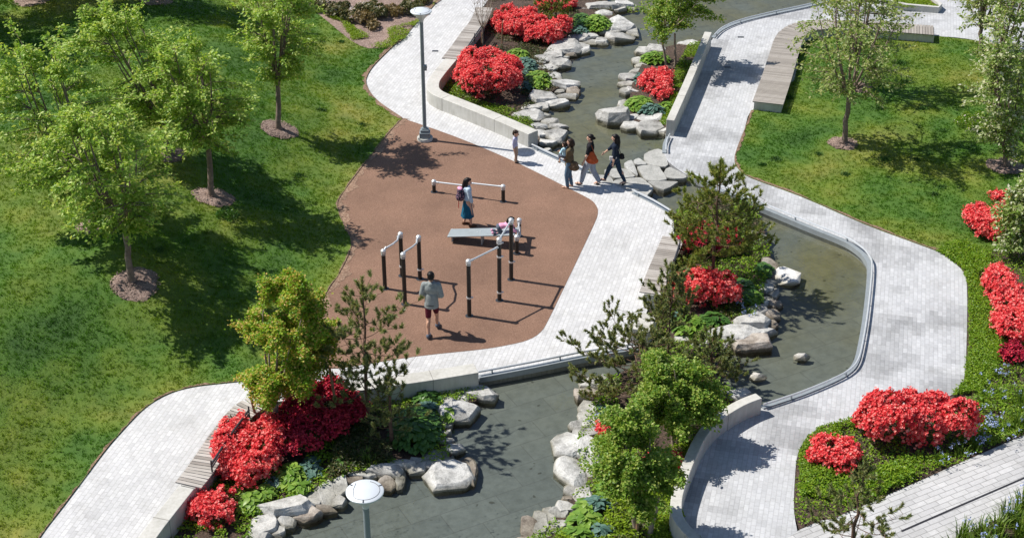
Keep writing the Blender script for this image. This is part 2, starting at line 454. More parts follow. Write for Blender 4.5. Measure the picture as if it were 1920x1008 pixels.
M['lamp_paint'] = mat_plain('lamp_paint', (.235, .275, .30), .45, .15, var=.06, bmp=.03)
M['black_post'] = mat_plain('black_rubber_post', (.016, .014, .013), .55, 0, var=.3, sc=20)
M['dark_metal'] = mat_plain('dark_metal', (.045, .05, .06), .5, .3)
M['board'] = mat_plain('grey_bench_board', (.30, .34, .36), .45, .1, var=.06)
M['joint'] = mat_plain('joint_dark', (.20, .19, .175), .9, var=.1, bmp=0)  # dark grey of the casting joints in the concrete
M['white'] = mat_plain('white_mark', (.8, .8, .8), .6, var=.03, bmp=0)
M['black'] = mat_plain('black_mark', (.02, .02, .025), .6, var=.03, bmp=0)
# ------------------------------------------------------------------ the setting: ground, water, paths, lawns, beds
Z_W, Z_F, Z_B = -0.13, -0.25, -0.06
def struct(o): return tag(o, kind='structure')
def rect(x0, y0, x1, y1): return [Vector((x0, y0, 0)), Vector((x1, y0, 0)), Vector((x1, y1, 0)), Vector((x0, y1, 0))]
struct(slab('ground', rect(-600, -300, 600, 1500), -0.75, None, M['lawn']))
struct(slab('pool_floor', rect(-22, 14, 20, 70), Z_F, None, M['tile']))
struct(slab('pool_water', rect(-21.9, 14.1, 19.9, 69.9), Z_W, None, M['water']))

E1 = [(40,1075),(75,1008),(120,948),(160,895),(200,842),(235,802),(265,771),(292,751),(325,735),(365,725),(415,719),(462,714),(530,704),(600,692)]
E2 = [(755,222),(715,195),(696,176),(687,157),(689,143),(703,122),(740,85),(780,45),(815,10),(850,-35)]
path1 = px_line(E1, 0, 3) + px_line(E2, 0, 3) + px_line([(975,-35),(915,0),(880,50),(845,105),(818,135),(805,155),(806,178),(850,206),(1000,272),(1010,282),(1100,322),(1190,362),(1240,387),(1262,402),(1264,440),(1240,510),(1207,600),(1196,654),(1100,670),(1000,690),(897,709),(790,726),(700,738),(620,742),(520,752),(470,768),(430,815),(350,915),(300,975),(270,1015),(225,1075)])
struct(slab('path', path1, 0.0, -0.70, M['paver']))
PG_L = [(755,222),(735,243),(705,280),(668,328),(643,362),(633,385),(643,417),(659,448),(655,475),(635,515),(612,550),(594,600),(586,650),(600,692)]
PG_R = [(640,690),(780,668),(900,655),(955,646),(990,637),(1013,623),(1028,600),(1062,530),(1112,425),(1121,400),(1118,386),(1105,373),(1060,350),(1000,320),(940,292),(850,255),(755,222)]
pg = px_line(PG_L, 0, 3) + px_line(PG_R, 0, 3)[:-1]
struct(slab('playground_surface', pg, 0.006, None, M['rubber']))

P2L = [(1650,-35),(1530,8),(1440,28),(1385,42),(1352,56),(1335,75),(1320,100),(1262,240),(1249,262),(1245,285),(1255,305),(1300,335),(1360,362),(1440,395),(1520,428),(1580,452),(1608,469),(1624,486),(1630,508),(1622,590),(1612,650),(1604,680),(1590,698),(1560,715),(1500,740),(1425,765),(1385,782),(1347,808),(1318,842),(1295,890),(1280,935),(1276,965),(1290,990),(1330,1030),(1360,1075)]
P2R = [(1500,1075),(1497,1008),(1489,960),(1490,900),(1496,850),(1513,820),(1540,800),(1590,787),(1700,765),(1780,742),(1806,715),(1812,650),(1813,535),(1803,505),(1760,472),(1700,450),(1620,420),(1500,368),(1410,335),(1385,318),(1377,300),(1382,278),(1395,245),(1408,208),(1445,192),(1490,150),(1505,78),(1580,68),(1755,68),(1840,78),(1925,104),(1985,122),(1985,-35)]
path2 = px_line(P2L, 0, 3) + px_line(P2R, 0, 3)
struct(slab('path', path2, 0.0, -0.70, M['paver_grey']))
path3 = px_line([(1370,1080),(1500,992),(1540,975),(1562,972),(1640,938),(1700,912),(1780,876),(1920,815),(2000,780),(2000,910),(1920,949),(1790,1010),(1690,1060)])
struct(slab('walkway', path3, 0.004, -0.6, M['paver_low']))
struct(slab('drain_slot', ribbon_pts(px_line([(1690,995),(1800,947),(1925,893)], .008), .05)[0] + ribbon_pts(px_line([(1690,995),(1800,947),(1925,893)], .008), .05)[1][::-1], .008, None, M['black']))

lawnL = px_line([(-90,1080)] + E1) + px_line(PG_L[::-1], 0, 3)[1:] + px_line(E2, 0, 3)[1:] + px_line([(-90,-40)])
lawnL = px_line([(-90,1080)]) + px_line(E1, 0, 3) + px_line(PG_L[::-1], 0, 3)[1:] + px_line(E2, 0, 3)[1:] + px_line([(820,-60),(-120,-60)])
LR_edge = [(1760,472),(1700,450),(1620,420),(1500,368),(1410,335),(1385,318),(1377,300),(1382,278),(1395,245),(1408,208)]
lawnR = px_line(LR_edge, 0, 3) + px_line([(1445,192),(1490,150),(1505,78),(1580,68),(1755,68),(1840,78),(1925,104),(2010,130),(2010,470),(1850,470)])
struct(slab('lawn', lawnL, 0.015, -0.65, M['lawn']))
# the left lawn is a low mound: it climbs away from the paths and the playground
_bt = px_line([(575,10),(615,42),(655,75),(690,92),(730,88),(752,78),(780,45),(812,12),(850,-40),(560,-40)], 0, 2)
_pl = [(lawnL[i], lawnL[i + 1]) for i in range(len(px_line(E1, 0, 3)) + len(PG_L) * 3 + len(px_line(E2, 0, 3)) - 6)][1:] + [(_bt[i - 1], _bt[i]) for i in range(len(_bt))]
GX0, GY0, GST = -32.0, 18.0, .35
_gx = np.arange(GX0, 3.0, GST); _gy = np.arange(GY0, 66.0, GST); _XX, _YY = np.meshgrid(_gx, _gy)
_D = np.full(_XX.shape, 1e9)
for a_, b_ in _pl:
    vx, vy = b_.x - a_.x, b_.y - a_.y; l2 = vx * vx + vy * vy + 1e-9
    t_ = np.clip(((_XX - a_.x) * vx + (_YY - a_.y) * vy) / l2, 0, 1)
    _D = np.minimum(_D, np.hypot(_XX - a_.x - t_ * vx, _YY - a_.y - t_ * vy))
_in = in_poly(_XX.ravel(), _YY.ravel(), lawnL).reshape(_XX.shape) & ~in_poly(_XX.ravel(), _YY.ravel(), _bt).reshape(_XX.shape)
_t = np.clip((_D - .45) / 5.6, 0, 1); HT = np.where(_in, 1.25 * _t * _t * (3 - 2 * _t) * (.86 + .28 * vnoise(_XX, _YY, 5.0, 21)), 0)
def lawn_h(X, Y):
    fx = np.clip((np.asarray(X) - GX0) / GST, 0, len(_gx) - 1.001); fy = np.clip((np.asarray(Y) - GY0) / GST, 0, len(_gy) - 1.001)
    i, j = fx.astype(int), fy.astype(int); u, v = fx - i, fy - j
    return (HT[j, i] * (1 - u) + HT[j, i + 1] * u) * (1 - v) + (HT[j + 1, i] * (1 - u) + HT[j + 1, i + 1] * u) * v
def GL(px, py):                                                     # pixel -> point on the mound
    z = 0.0
    for _ in range(12):
        p = G(px, py, z); z = .5 * z + .5 * float(lawn_h(np.array([p.x]), np.array([p.y]))[0])
    return G(px, py, z)
_ok = _in[:-1, :-1] & _in[1:, :-1] & _in[:-1, 1:] & _in[1:, 1:]
_id = np.arange(_XX.size).reshape(_XX.shape); _F = np.stack([_id[:-1, :-1][_ok], _id[:-1, 1:][_ok], _id[1:, 1:][_ok], _id[1:, :-1][_ok]], 1)
_u = np.unique(_F); _m = np.full(_XX.size, -1); _m[_u] = np.arange(len(_u))
struct(link('lawn', np_mesh('lawn', np.stack([_XX.ravel()[_u], _YY.ravel()[_u], HT.ravel()[_u] + .012], 1), _m[_F], smooth=True), M['lawn']))
struct(slab('lawn', lawnR, 0.015, -0.65, M['lawn']))

BED_A = px_line([(470,768),(520,752),(620,742),(700,738),(790,726),(897,722),(905,745),(870,758),(848,775),(838,800),(835,830),(848,850),(830,868),(790,868),(740,872),(700,884),(655,892),(615,912),(560,935),(500,960),(470,1000),(450,1080),(225,1080),(270,1015),(350,915),(430,815)], Z_B, 2)
BED_B = px_line([(1262,402),(1330,360),(1380,350),(1420,400),(1440,455),(1445,490),(1435,530),(1428,570),(1415,600),(1380,635),(1345,660),(1330,700),(1360,740),(1400,752),(1425,755),(1385,782),(1347,808),(1318,842),(1295,890),(1280,935),(1276,965),(1290,990),(1350,1075),(960,1075),(1010,1000),(1060,950),(1085,900),(1080,840),(1095,790),(1120,740),(1135,712),(1180,690),(1196,654),(1207,600),(1240,510),(1264,440)], Z_B, 2)
BED_D = px_line([(975,-45),(915,0),(880,50),(845,105),(818,135),(805,155),(806,178),(850,206),(1000,268),(1005,250),(990,225),(975,205),(1010,185),(1050,165),(1035,140),(1015,118),(1040,95),(1075,72),(1130,60),(1160,40),(1140,10),(1130,-45)], Z_B, 2)
BED_E = px_line([(1335,72),(1320,100),(1262,240),(1235,240),(1195,232),(1165,215),(1180,190),(1185,160),(1200,130),(1215,105),(1250,90),(1300,80)], Z_B, 2)
BED_R = px_line([(1760,472),(1803,505),(1813,535),(1812,650),(1806,715),(1780,742),(1700,765),(1590,787),(1540,800),(1513,820),(1496,850),(1490,900),(1489,960),(1500,990),(1540,975),(1562,972),(1640,938),(1700,912),(1780,876),(1920,815),(2010,775),(2010,472)], 0)
BED_T = px_line([(575,10),(615,42),(655,75),(690,92),(730,88),(752,78),(780,45),(812,12),(850,-40),(560,-40)], 0, 2)
BED_I = px_line([(1780,1016),(1920,951),(2000,912),(2000,1080),(1720,1080)], 0)
for pl, zt in ((BED_A, Z_B), (BED_B, Z_B), (BED_D, Z_B + .05), (BED_E, Z_B + .05)):
    struct(slab('planting_bed', pl, zt, -0.62, M['soil']))
struct(slab('planting_bed', BED_R, -0.01, -0.6, M['soil']))
struct(slab('planting_bed', BED_T, 0.024, None, M['mulch']))
struct(slab('planting_bed', BED_I, -0.004, -0.6, M['soil']))
planter = px_line([(1650,8),(1690,-14),(1740,0),(1762,18),(1758,24),(1700,19)], 0)

# bare worn fringes between grass and paving
def fringe(pxs, w0, w1, z, seed, side=1, mat='bare', pad=0.0):
    ln = smooth_line([G(x, y, 0) for x, y in pxs], 10); r = random.Random(seed); L = []
    ph = [r.uniform(0, 6) for _ in range(4)]
    for i, p in enumerate(ln):
        d = ln[min(i + 1, len(ln) - 1)] - ln[max(i - 1, 0)]; d.z = 0; d.normalize(); n = Vector((-d.y, d.x, 0)) * side
        w = w0 + (w1 - w0) * (.5 + .22 * math.sin(i * .35 + ph[0]) + .18 * math.sin(i * .83 + ph[1]) + .14 * math.sin(i * 2.1 + ph[2]) + .1 * r.uniform(-1, 1))
        L.append(p + n * max(.01, w))
    base = [p - Vector((0, 0, 0)) for p in ln]
    n = len(ln); vs = [(p.x, p.y, z) for p in base] + [(p.x, p.y, z) for p in L]
    fs = [(i, i + 1, n + i + 1, n + i) if side > 0 else (n + i, n + i + 1, i + 1, i) for i in range(n - 1)]
    me = bpy.data.meshes.new('bare_ground'); me.from_pydata(vs, [], fs); me.update()
    return struct(link('bare_ground', me, M[mat])), base + L[::-1]
FR = []
FR.append(fringe(E1, -.02, .09, .030, 1, 1)[1])
FR.append(fringe(E2, .0, .22, .031, 2, 1)[1])
FR.append(fringe(LR_edge, .0, .14, .030, 4, -1)[1])
fringe(PG_L, .02, .34, .012, 3, 1, 'sand')
FR.append(fringe(PG_L, .0, .06, .032, 5, -1)[1])

# mulch rings at the trees in the grass
RINGS = [(254,533,44,26),(401,371,37,18),(318,291,29,13),(176,424,32,15),(524,244,33,15),(1580,270,27,10),(1612,166,22,7),(1885,313,34,13),(1172,140,1,1),(60,3,34,6),(292,2,30,5)]
RINGS = [r for r in RINGS if r[2] > 2]
def ring(px, py, a, b, seed):
    c = GL(px, py) if px < 800 else G(px, py, 0); s = SC(c); r0 = a / s; rr = random.Random(seed); n = 40
    LH_ = (lambda x, y: float(lawn_h(np.array([x]), np.array([y]))[0])) if px < 800 else (lambda x, y: 0.0)
    ph = [rr.uniform(0, 6) for _ in range(3)]
    top = []
    for k in range(n):
        t = 2 * math.pi * k / n
        q = 1 + .07 * math.sin(2 * t + ph[0]) + .06 * math.sin(3 * t + ph[1]) + .04 * math.sin(7 * t + ph[2])
        top.append((math.cos(t) * q, math.sin(t) * q))
    vs = []; fs = []; prof = [(1.0, .018), (.86, .05), (.5, .075), (.12, .06), (0.02, .06)]
    for f, z in prof:
        for x, y in top: vs.append((c.x + x * r0 * f, c.y + y * r0 * f, LH_(c.x + x * r0 * f, c.y + y * r0 * f) + z + rr.uniform(-.01, .01)))
    for i in range(len(prof) - 1):
        for k in range(n):
            fs.append((i * n + k, i * n + (k + 1) % n, (i + 1) * n + (k + 1) % n, (i + 1) * n + k))
    fs.append(tuple((len(prof) - 1) * n + k for k in range(n)))
    # loose bark chips
    me = bpy.data.meshes.new('mulch_ring'); 
    for _ in range(260):
        a_ = rr.uniform(0, 6.28); q = r0 * math.sqrt(rr.random()) * 1.04; x, y = c.x + q * math.cos(a_), c.y + q * math.sin(a_)
        z = .03 + .05 * (1 - q / r0 / 1.1); l = rr.uniform(.02, .05); w = rr.uniform(.008, .02); d = rr.uniform(0, 3.14); u = Vector((math.cos(d), math.sin(d), rr.uniform(-.4, .4))) * l; v_ = Vector((-math.sin(d), math.cos(d), rr.uniform(-.4, .4))) * w
        o = len(vs); p = Vector((x, y, LH_(x, y) + z + .012)); vs += [tuple(p - u - v_), tuple(p + u - v_), tuple(p + u + v_), tuple(p - u + v_)]; fs.append((o, o + 1, o + 2, o + 3))
    me.from_pydata(vs, [], fs); me.update()
    struct(link('mulch_ring', me, M['mulch']))
    return c, r0
RING_W = [ring(*r, i) for i, r in enumerate(RINGS)]

# ------------------------------------------------------------------ grass: uncountable blades
def blades(name, polys, dens, rng, h=(.03, .06), w=.009, per=6, z=.015, avoid=(), mat='blade', patch=True):
    Xs = []; Ys = []
    for pl in polys:
        X, Y = scatter(pl, dens, rng)
        Xs.append(X); Ys.append(Y)
    X = np.concatenate(Xs); Y = np.concatenate(Ys)
    # only what the photograph can see, and a margin
    dep = Y * CP + (CAM_H) * SP
    k = (np.abs(X) / dep * FPX < 1080)
    for c, r in RING_W: k &= (X - c.x) ** 2 + (Y - c.y) ** 2 > (r * .97) ** 2
    for pl in avoid: k &= ~in_poly(X, Y, pl)
    if patch:
        f = vnoise(X, Y, 1.1, 5) * .6 + vnoise(X, Y, .35, 6) * .4
        k &= rng.random(len(X)) < np.clip(.35 + 1.3 * f, 0, 1)
    X, Y = X[k], Y[k]; n0 = len(X)
    X = np.repeat(X, per) + rng.normal(0, .025, n0 * per); Y = np.repeat(Y, per) + rng.normal(0, .025, n0 * per); n = n0 * per
    hh = rng.uniform(*h, n) * (.55 + .9 * (vnoise(X, Y, .9, 7) * .5 + vnoise(X, Y, .25, 8) * .5))
    z = z + (lawn_h(X, Y) if X.mean() < 0 else 0.0) + np.zeros(n)
    a = rng.uniform(0, 6.283, n); le = rng.normal(0, .45, n); la = rng.uniform(0, 6.283, n); ww = w * rng.uniform(.6, 1.4, n)
    V = np.zeros((n, 3, 3), np.float32)
    V[:, 0] = np.stack([X - np.cos(a) * ww, Y - np.sin(a) * ww, z], 1)
    V[:, 1] = np.stack([X + np.cos(a) * ww, Y + np.sin(a) * ww, z], 1)
    V[:, 2] = np.stack([X + np.cos(la) * le * hh, Y + np.sin(la) * le * hh, z + hh], 1)
    me = np_mesh(name, V.reshape(-1, 3), np.arange(n * 3).reshape(-1, 3))
    return tag(link(name, me, M[mat]), kind='stuff')
rng = np.random.default_rng(11)
g1 = blades('lawn_grass', [lawnL], 150, rng, avoid=FR + [BED_T])
tag(g1, 'mown green grass of the big lawn left of the playground', 'grass')
g2 = blades('lawn_grass', [lawnR], 150, rng, avoid=FR + [BED_R])
tag(g2, 'mown green grass of the lawn at the right beyond the wooden deck', 'grass')

# darker taller tussocks standing in the mown grass
def tussocks(name, spots, label, seed):
    r = np.random.default_rng(seed); V = []
    for (px, py, w) in spots:
        c = GL(px, py) if px < 800 else G(px, py, 0); a = w / 2 / SC(c); n = int(700 * a * a * 3.14) + 40
        q = np.abs(r.normal(0, .48, n)) * a * (1 + .35 * np.sin(3 * np.arange(n))) ; t = r.uniform(0, 6.283, n); X, Y = c.x + q * np.cos(t), c.y + q * np.sin(t) * .9
        hh = (.04 + .06 * np.exp(-(q / a) ** 2 * 2)) * r.uniform(.6, 1.2, n); an = r.uniform(0, 6.283, n); ww = .012 * r.uniform(.6, 1.4, n); le = r.normal(0, .35, (n, 2))
        T = np.zeros((n, 3, 3)); T[:, 0] = np.stack([X - np.cos(an) * ww, Y - np.sin(an) * ww, np.full(n, .015)], 1); T[:, 1] = np.stack([X + np.cos(an) * ww, Y + np.sin(an) * ww, np.full(n, .015)], 1); T[:, 2] = np.stack([X + le[:, 0] * hh, Y + le[:, 1] * hh, hh], 1); T[:, :, 2] += (lawn_h(X, Y)[:, None] if px < 800 else 0); V.append(T.reshape(-1, 3))
    V = np.concatenate(V); o = link(name, np_mesh(name, V, np.arange(len(V)).reshape(-1, 3)), M['tussock']); return tag(o, label, 'grass', kind='stuff')
tussocks('grass_tussocks', [(1768,247,40),(1744,290,34),(1764,352,40),(1752,366,34),(1585,328,34),(1600,182,44),(1700,155,50),(1650,205,46),(1730,205,40),(1535,290,30),(1455,300,44),(1430,310,30),(1660,300,60),(1720,300,34),(1480,185,40),(1640,90,60),(1690,120,60),(1560,140,40)], 'dark tussocks scattered through the right lawn', 3)
tussocks('grass_tussocks', [(604,208,36),(640,80,30),(680,235,30),(560,330,40),(300,470,40)], 'a few dark tussocks on the left lawn', 4)
# ------------------------------------------------------------------ concrete walls and kerbs
def wall(name, pxs, z, w, label, n=4, zb=-.6, joint=None):
    o = wall_mb(px_line(pxs, z, n), w, z, zb).build(name, M['conc'], bevel=.015)
    acc = 1.1; ln = px_line(pxs, z, n)                               # casting joints
    if name != 'end_block':
        for i in range(len(ln) - 1):
            d = ln[i + 1] - ln[i]
            while acc < d.length:
                c = ln[i] + d.normalized() * acc; m2 = MB(); m2.box((c.x, c.y, z / 2 - .05), (.012, w + .006, z + .106), math.atan2(d.y, d.x)); m2.build('casting_joint', M['joint'], o); acc += 2.4
            acc -= d.length
    return tag(o, label, 'wall')
wall('seat_wall', [(350,912),(310,962),(281,1000),(250,1045)], .45, .36, 'pale concrete seat wall at the bottom end of the long slatted bench')
wall('seat_wall', [(893,689),(800,704),(700,718),(610,732)], .45, .42, 'pale concrete seat wall below the playground behind the hosta bed')
wall('planter_wall', [(846,110),(824,136),(812,155),(818,172),(860,190),(930,218),(1000,248)], .45, .42, 'curved concrete planter wall round the big azalea beside the lamp post', n=6)
wall('parapet_wall', [(1328,60),(1295,140),(1257,225)], .55, .26, 'straight thin concrete wall between the stream island and the upper right path')
wall('parapet_wall', [(1423,741),(1388,755),(1345,782),(1315,815),(1293,860),(1276,905),(1268,940),(1273,972),(1310,1015),(1340,1050)], .45, .24, 'curved thin concrete wall between the leafy tree and the lower right path', n=5)
wall('end_block', [(1214,588),(1200,618)], .45, .48, 'short concrete block at the lower end of the middle bench', n=0)
# raised green planter on the plaza
tl = planter + [planter[0], planter[1]]
o = wall_mb(tl, .14, .24, -.05).build('planter_kerb', M['conc'], bevel=.01); tag(o, 'low concrete kerb round the small green planter on the plaza', 'kerb')
struct(slab('planting_bed', planter, .12, -.05, M['soil']))

# ------------------------------------------------------------------ slatted benches and the timber deck
def slat_top(line, w, z, pitch=.10, th=.035, gap=.014):
    """planks laid across the line"""
    mb = MB(); tot = 0; acc = 0
    segs = [(line[i], line[i + 1]) for i in range(len(line) - 1)]
    for a, b in segs:
        d = b - a; L = d.length; d.normalize(); nrm = Vector((-d.y, d.x, 0)); s = acc
        while s < L:
            c = a + d * s; wi = w(c) if callable(w) else w
            mb.box((c.x, c.y, z - th / 2), (pitch - gap, wi, th), math.atan2(d.y, d.x)); s += pitch
        acc = s - L
    return mb
def bench(pxs, w, z, label, rail=None, base_w=.34, steps=None, n=3):
    root = empty('slatted_bench', G(*pxs[len(pxs) // 2], 0), 0, label, 'bench'); inv = Matrix.Translation(-root.location)
    ln = px_line(pxs, z, n)
    def loc(mb): mb.v = [tuple(inv @ Vector(v)) for v in mb.v]; return mb
    loc(slat_top(ln, w, z)).build('seat', M['wood'], root)
    loc(wall_mb(ln, base_w, z - .04, -.5)).build('base', M['conc'], root)
    if rail:
        for pr in rail:
            r = px_line(pr, z, 2); mb = MB(); up = Vector((0, 0, .20))
            mb.tube([p + up for p in r], .026, 8); mb.tube([p + up * .55 for p in r], .018, 6)
            loc(mb).build('backrest', M['dark_metal'], root)
            for p in r[::2]:
                m2 = MB(); m2.box(p + Vector((0, 0, .13)), (.03, .03, .34)); loc(m2).build('bracket', M['dark_metal'], root)
    return root
bench([(490,750),(462,765),(430,800),(375,880),(352,909)], .62, .46, 'long slatted timber bench beside the bottom left path below the azaleas', rail=[[(468,782),(430,834),(398,884)]])
bench([(1262,446),(1252,470),(1236,508),(1220,550)], .60, .46, 'weathered slatted bench facing the playground beside the pine and azalea', rail=[[(1274,468),(1262,505),(1250,540)]])
bench([(908,15),(897,40),(880,62),(862,88),(845,110)], .62, .46, 'slatted timber bench at the top path behind the big azalea', rail=[[(906,55),(890,78),(874,103)]])
root = empty('timber_deck', G(1440, 150, 0), 0, 'long pale grey timber deck seat curving beside the right lawn', 'deck'); inv = Matrix.Translation(-root.location)
DZ = .34
dl = px_line([(1440,192),(1456,146),(1470,101),(1481,70),(1502,52),(1540,46),(1600,47),(1660,50),(1752,57)], DZ, 5)
dw = [1.35] * len(dl)
mb = slat_top(dl, lambda c: 1.0 if c.y < 52 else .95, DZ, pitch=.10); mb.v = [tuple(inv @ Vector(v)) for v in mb.v]; mb.build('deck_top', M['deckwood'], root)
mb = wall_mb(dl, [.9 if c.y < 52 else .85 for c in dl], DZ - .05, -.1); mb.v = [tuple(inv @ Vector(v)) for v in mb.v]; mb.build('deck_base', M['conc'], root)

# ------------------------------------------------------------------ low steel rails along the ponds
def rail(pxs, label, n=4, side=1):
    ln = px_line(pxs, 0, n); root = empty('edge_rail', ln[len(ln) // 2], 0, label, 'rail', 'low steel rails along the pond edges'); inv = Matrix.Translation(-root.location)
    L, Rr = ribbon_pts(ln, .30); inn = L if side > 0 else Rr
    mb = MB(); mb.tube([inv @ (p * .6 + q * .4 + Vector((0, 0, .135))) for p, q in zip(ln, inn)], .026, 8); mb.build('handrail', M['steel'], root, smooth=True)
    cb = wall_mb([p * .93 + q * .07 for p, q in zip(ln, inn)], .13, .035, -.12); cb.v = [tuple(inv @ Vector(v)) for v in cb.v]; cb.build('coping', M['galv'], root)
    acc = .25; 
    for i in range(len(ln) - 1):
        seg = (ln[i + 1] - ln[i]).length
        while acc < seg:
            p = ln[i].lerp(ln[i + 1], acc / seg); q = inn[i].lerp(inn[i + 1], acc / seg); c = inv @ (p * .6 + q * .4)
            m2 = MB(); m2.box(c + Vector((0, 0, .065)), (.03, .05, .13), math.atan2(ln[i + 1].y - ln[i].y, ln[i + 1].x - ln[i].x)); m2.build('rail_post', M['galv'], root)
            acc += 1.75
        acc -= seg
    return root
rail([(1000,277),(1050,300),(1104,324)], 'low steel rail at the pond edge behind the woman holding a toddler', side=-1)
rail([(1188,362),(1225,380),(1262,402)], 'short low steel rail between the stepping stones and the big pine', side=-1)
rail([(1196,655),(1100,669),(1000,689),(898,708)], 'low steel rail along the lower pond below the playground path', side=-1)
rail([(1300,335),(1360,362),(1440,395),(1520,428),(1580,452),(1608,469),(1624,486),(1630,508),(1622,590),(1612,650),(1604,680),(1590,698),(1560,715),(1500,740),(1428,764)], 'long low steel rail curving round the right hand pond', side=1)
rail([(1336,72),(1352,57),(1385,43),(1440,29),(1530,9),(1600,-16)], 'low steel rail round the top pond before the timber deck', side=-1)
rail([(1252,258),(1246,272),(1245,288)], 'tiny low rail at the foot of the straight thin wall', side=1)
for px, py in ((1364,126), (1389,70), (816,96)):
    c = G(px, py, 0); mb = MB(); mb.box((0, 0, .004), (.22, .12, .008)); o = mb.build('drain_cover', M['dark_metal']); o.location = c
    tag(o, {1364: 'small dark drain cover in the right path near tree shadow', 1389: 'small dark drain cover in the right path by the top rail', 816: 'small dark drain cover in the upper left path near lamp head'}[px], 'drain cover')
# ------------------------------------------------------------------ rocks round the ponds, each one a thing
def rock_mesh(a, b, h, seed, flat=.5):
    r = random.Random(seed); bm = bmesh.new()
    lump = flat < .35
    n = 6 + int(r.random() * 3)
    ph = r.uniform(0, 6.28)
    # an irregular plan outline, a lower girdle, an upper girdle and a broken top
    out = []
    for k in range(n):
        t = ph + 2 * math.pi * (k + r.uniform(-.32, .32)) / n
        q = r.uniform(.86, 1.14)
        p = 3.4
        den = (abs(math.cos(t)) ** p + abs(math.sin(t)) ** p) ** (1 / p)
        out.append((math.cos(t) / den * q, math.sin(t) / den * q))
    tilt = (r.uniform(-.22, .22), r.uniform(-.22, .22))
    if lump:                                                    # a free lump, not a slab
        for _ in range(16):
            d = Vector((r.gauss(0, 1), r.gauss(0, 1), r.gauss(0, 1))).normalized(); f = r.uniform(.85, 1.12)
            bm.verts.new((d.x * a * f, d.y * b * f, h * .45 + d.z * h * .6 * f))
        out = []
    for (x, y) in out:
        bm.verts.new((x * a * .9, y * b * .9, -.30 * h - .1))
        z1 = h * r.uniform(.5, 1.1)
        bm.verts.new((x * a, y * b, z1 * .55))
    for (x, y) in out:
        k = r.uniform(.74, .95) if r.random() > .3 else r.uniform(.45, .7)
        z = h * (1 + tilt[0] * x + tilt[1] * y) * r.uniform(.86, 1.0)
        bm.verts.new((x * a * k, y * b * k, z))
    if flat < .5 and not lump: bm.verts.new((r.uniform(-.3, .3) * a, r.uniform(-.3, .3) * b, h * 1.2))
    g = bmesh.ops.convex_hull(bm, input=bm.verts)
    bmesh.ops.delete(bm, geom=[v for v in bm.verts if not v.link_faces], context='VERTS')
    bmesh.ops.dissolve_limit(bm, angle_limit=R(9), verts=bm.verts, edges=bm.edges)
    bmesh.ops.bevel(bm, geom=list(bm.edges), offset=.022 * min(a, b, h * 1.5), segments=1, affect='EDGES', profile=.6)
    bmesh.ops.triangulate(bm, faces=bm.faces)
    bmesh.ops.subdivide_edges(bm, edges=[e for e in bm.edges if e.calc_length() > .22 * max(a, b)], cuts=2, use_grid_fill=True)
    from mathutils import noise as mn
    off = Vector((seed * 3.1, seed * 1.7, 0)); S0 = (a + b) / 2; amp = .05 * S0
    for v in bm.verts:
        q = v.co * (2.4 / max(.12, S0)) + off
        # cleft faces: stepped along slanting beds
        st = math.floor((v.co.z + .35 * v.co.x + .2 * v.co.y) / max(.05, h * .33))
        v.co += mn.noise_vector(q) * amp + Vector((math.sin(st * 12.9 + seed), math.sin(st * 7.7 + seed * 2), 0)) * amp * .55
    me = bpy.data.meshes.new('rock'); bm.to_mesh(me); bm.free()
    me.polygons.foreach_set('use_smooth', [False] * len(me.polygons))
    return me
def rock(px, py, w, h, label, rot=0, seed=None, mat='rock', k=.22, flat=.5, zc=None, name='rock', group=None):
    zb = Z_W if zc is None else zc
    c = G(px, py, zb + .12); s = SC(c); pl = PITCH + math.atan((py - 504) / FPX)
    if h > w * .95: k *= .9
    a = w / 2 / s * 1.3; Hh = min(k * min(2 * a, 2.2 * h / s), .42)
    b = max((h / s - Hh * math.cos(pl)) / 2 / math.sin(pl) * 1.28, .42 * a)
    sd = seed if seed is not None else int(px * 7 + py * 13)
    o = link(name, rock_mesh(a, b, Hh + .05, sd, flat), M[mat])
    # the visible middle of the rock sits at the pixel: half its height up
    c = G(px, py, zb + Hh * .5); o.location = (c.x, c.y, zb - (.03 if flat >= .35 else .03 + .36 * Hh)); o.rotation_euler = (0, 0, R(rot))
    return tag(o, label, 'rock', group)
ORD = ['first','second','third','fourth','fifth','sixth','seventh','eighth','ninth','tenth','eleventh','twelfth','thirteenth','fourteenth','fifteenth','sixteenth','seventeenth','eighteenth','nineteenth','twentieth','21st','22nd','23rd','24th','25th','26th','27th','28th','29th','30th','31st','32nd','33rd','34th','35th','36th','37th','38th','39th','40th','41st','42nd','43rd','44th','45th']
def bank(rows, x0, y0, f, phrase, group):
    """rows (zoom x, zoom y, w, h, word(s) for its look[, options]); the ordinal runs along the bank"""
    for i, rw in enumerate(rows):
        x, y, w, h, look = rw[:5]; kw = rw[5] if len(rw) > 5 else {}
        rock(x0 + x / f, y0 + y / f, w / f * 1.10, h / f * 1.12, f'{look} rock, {ORD[i]} {phrase}', group=group, **kw)
B = {'mat': 'rock_brown'}
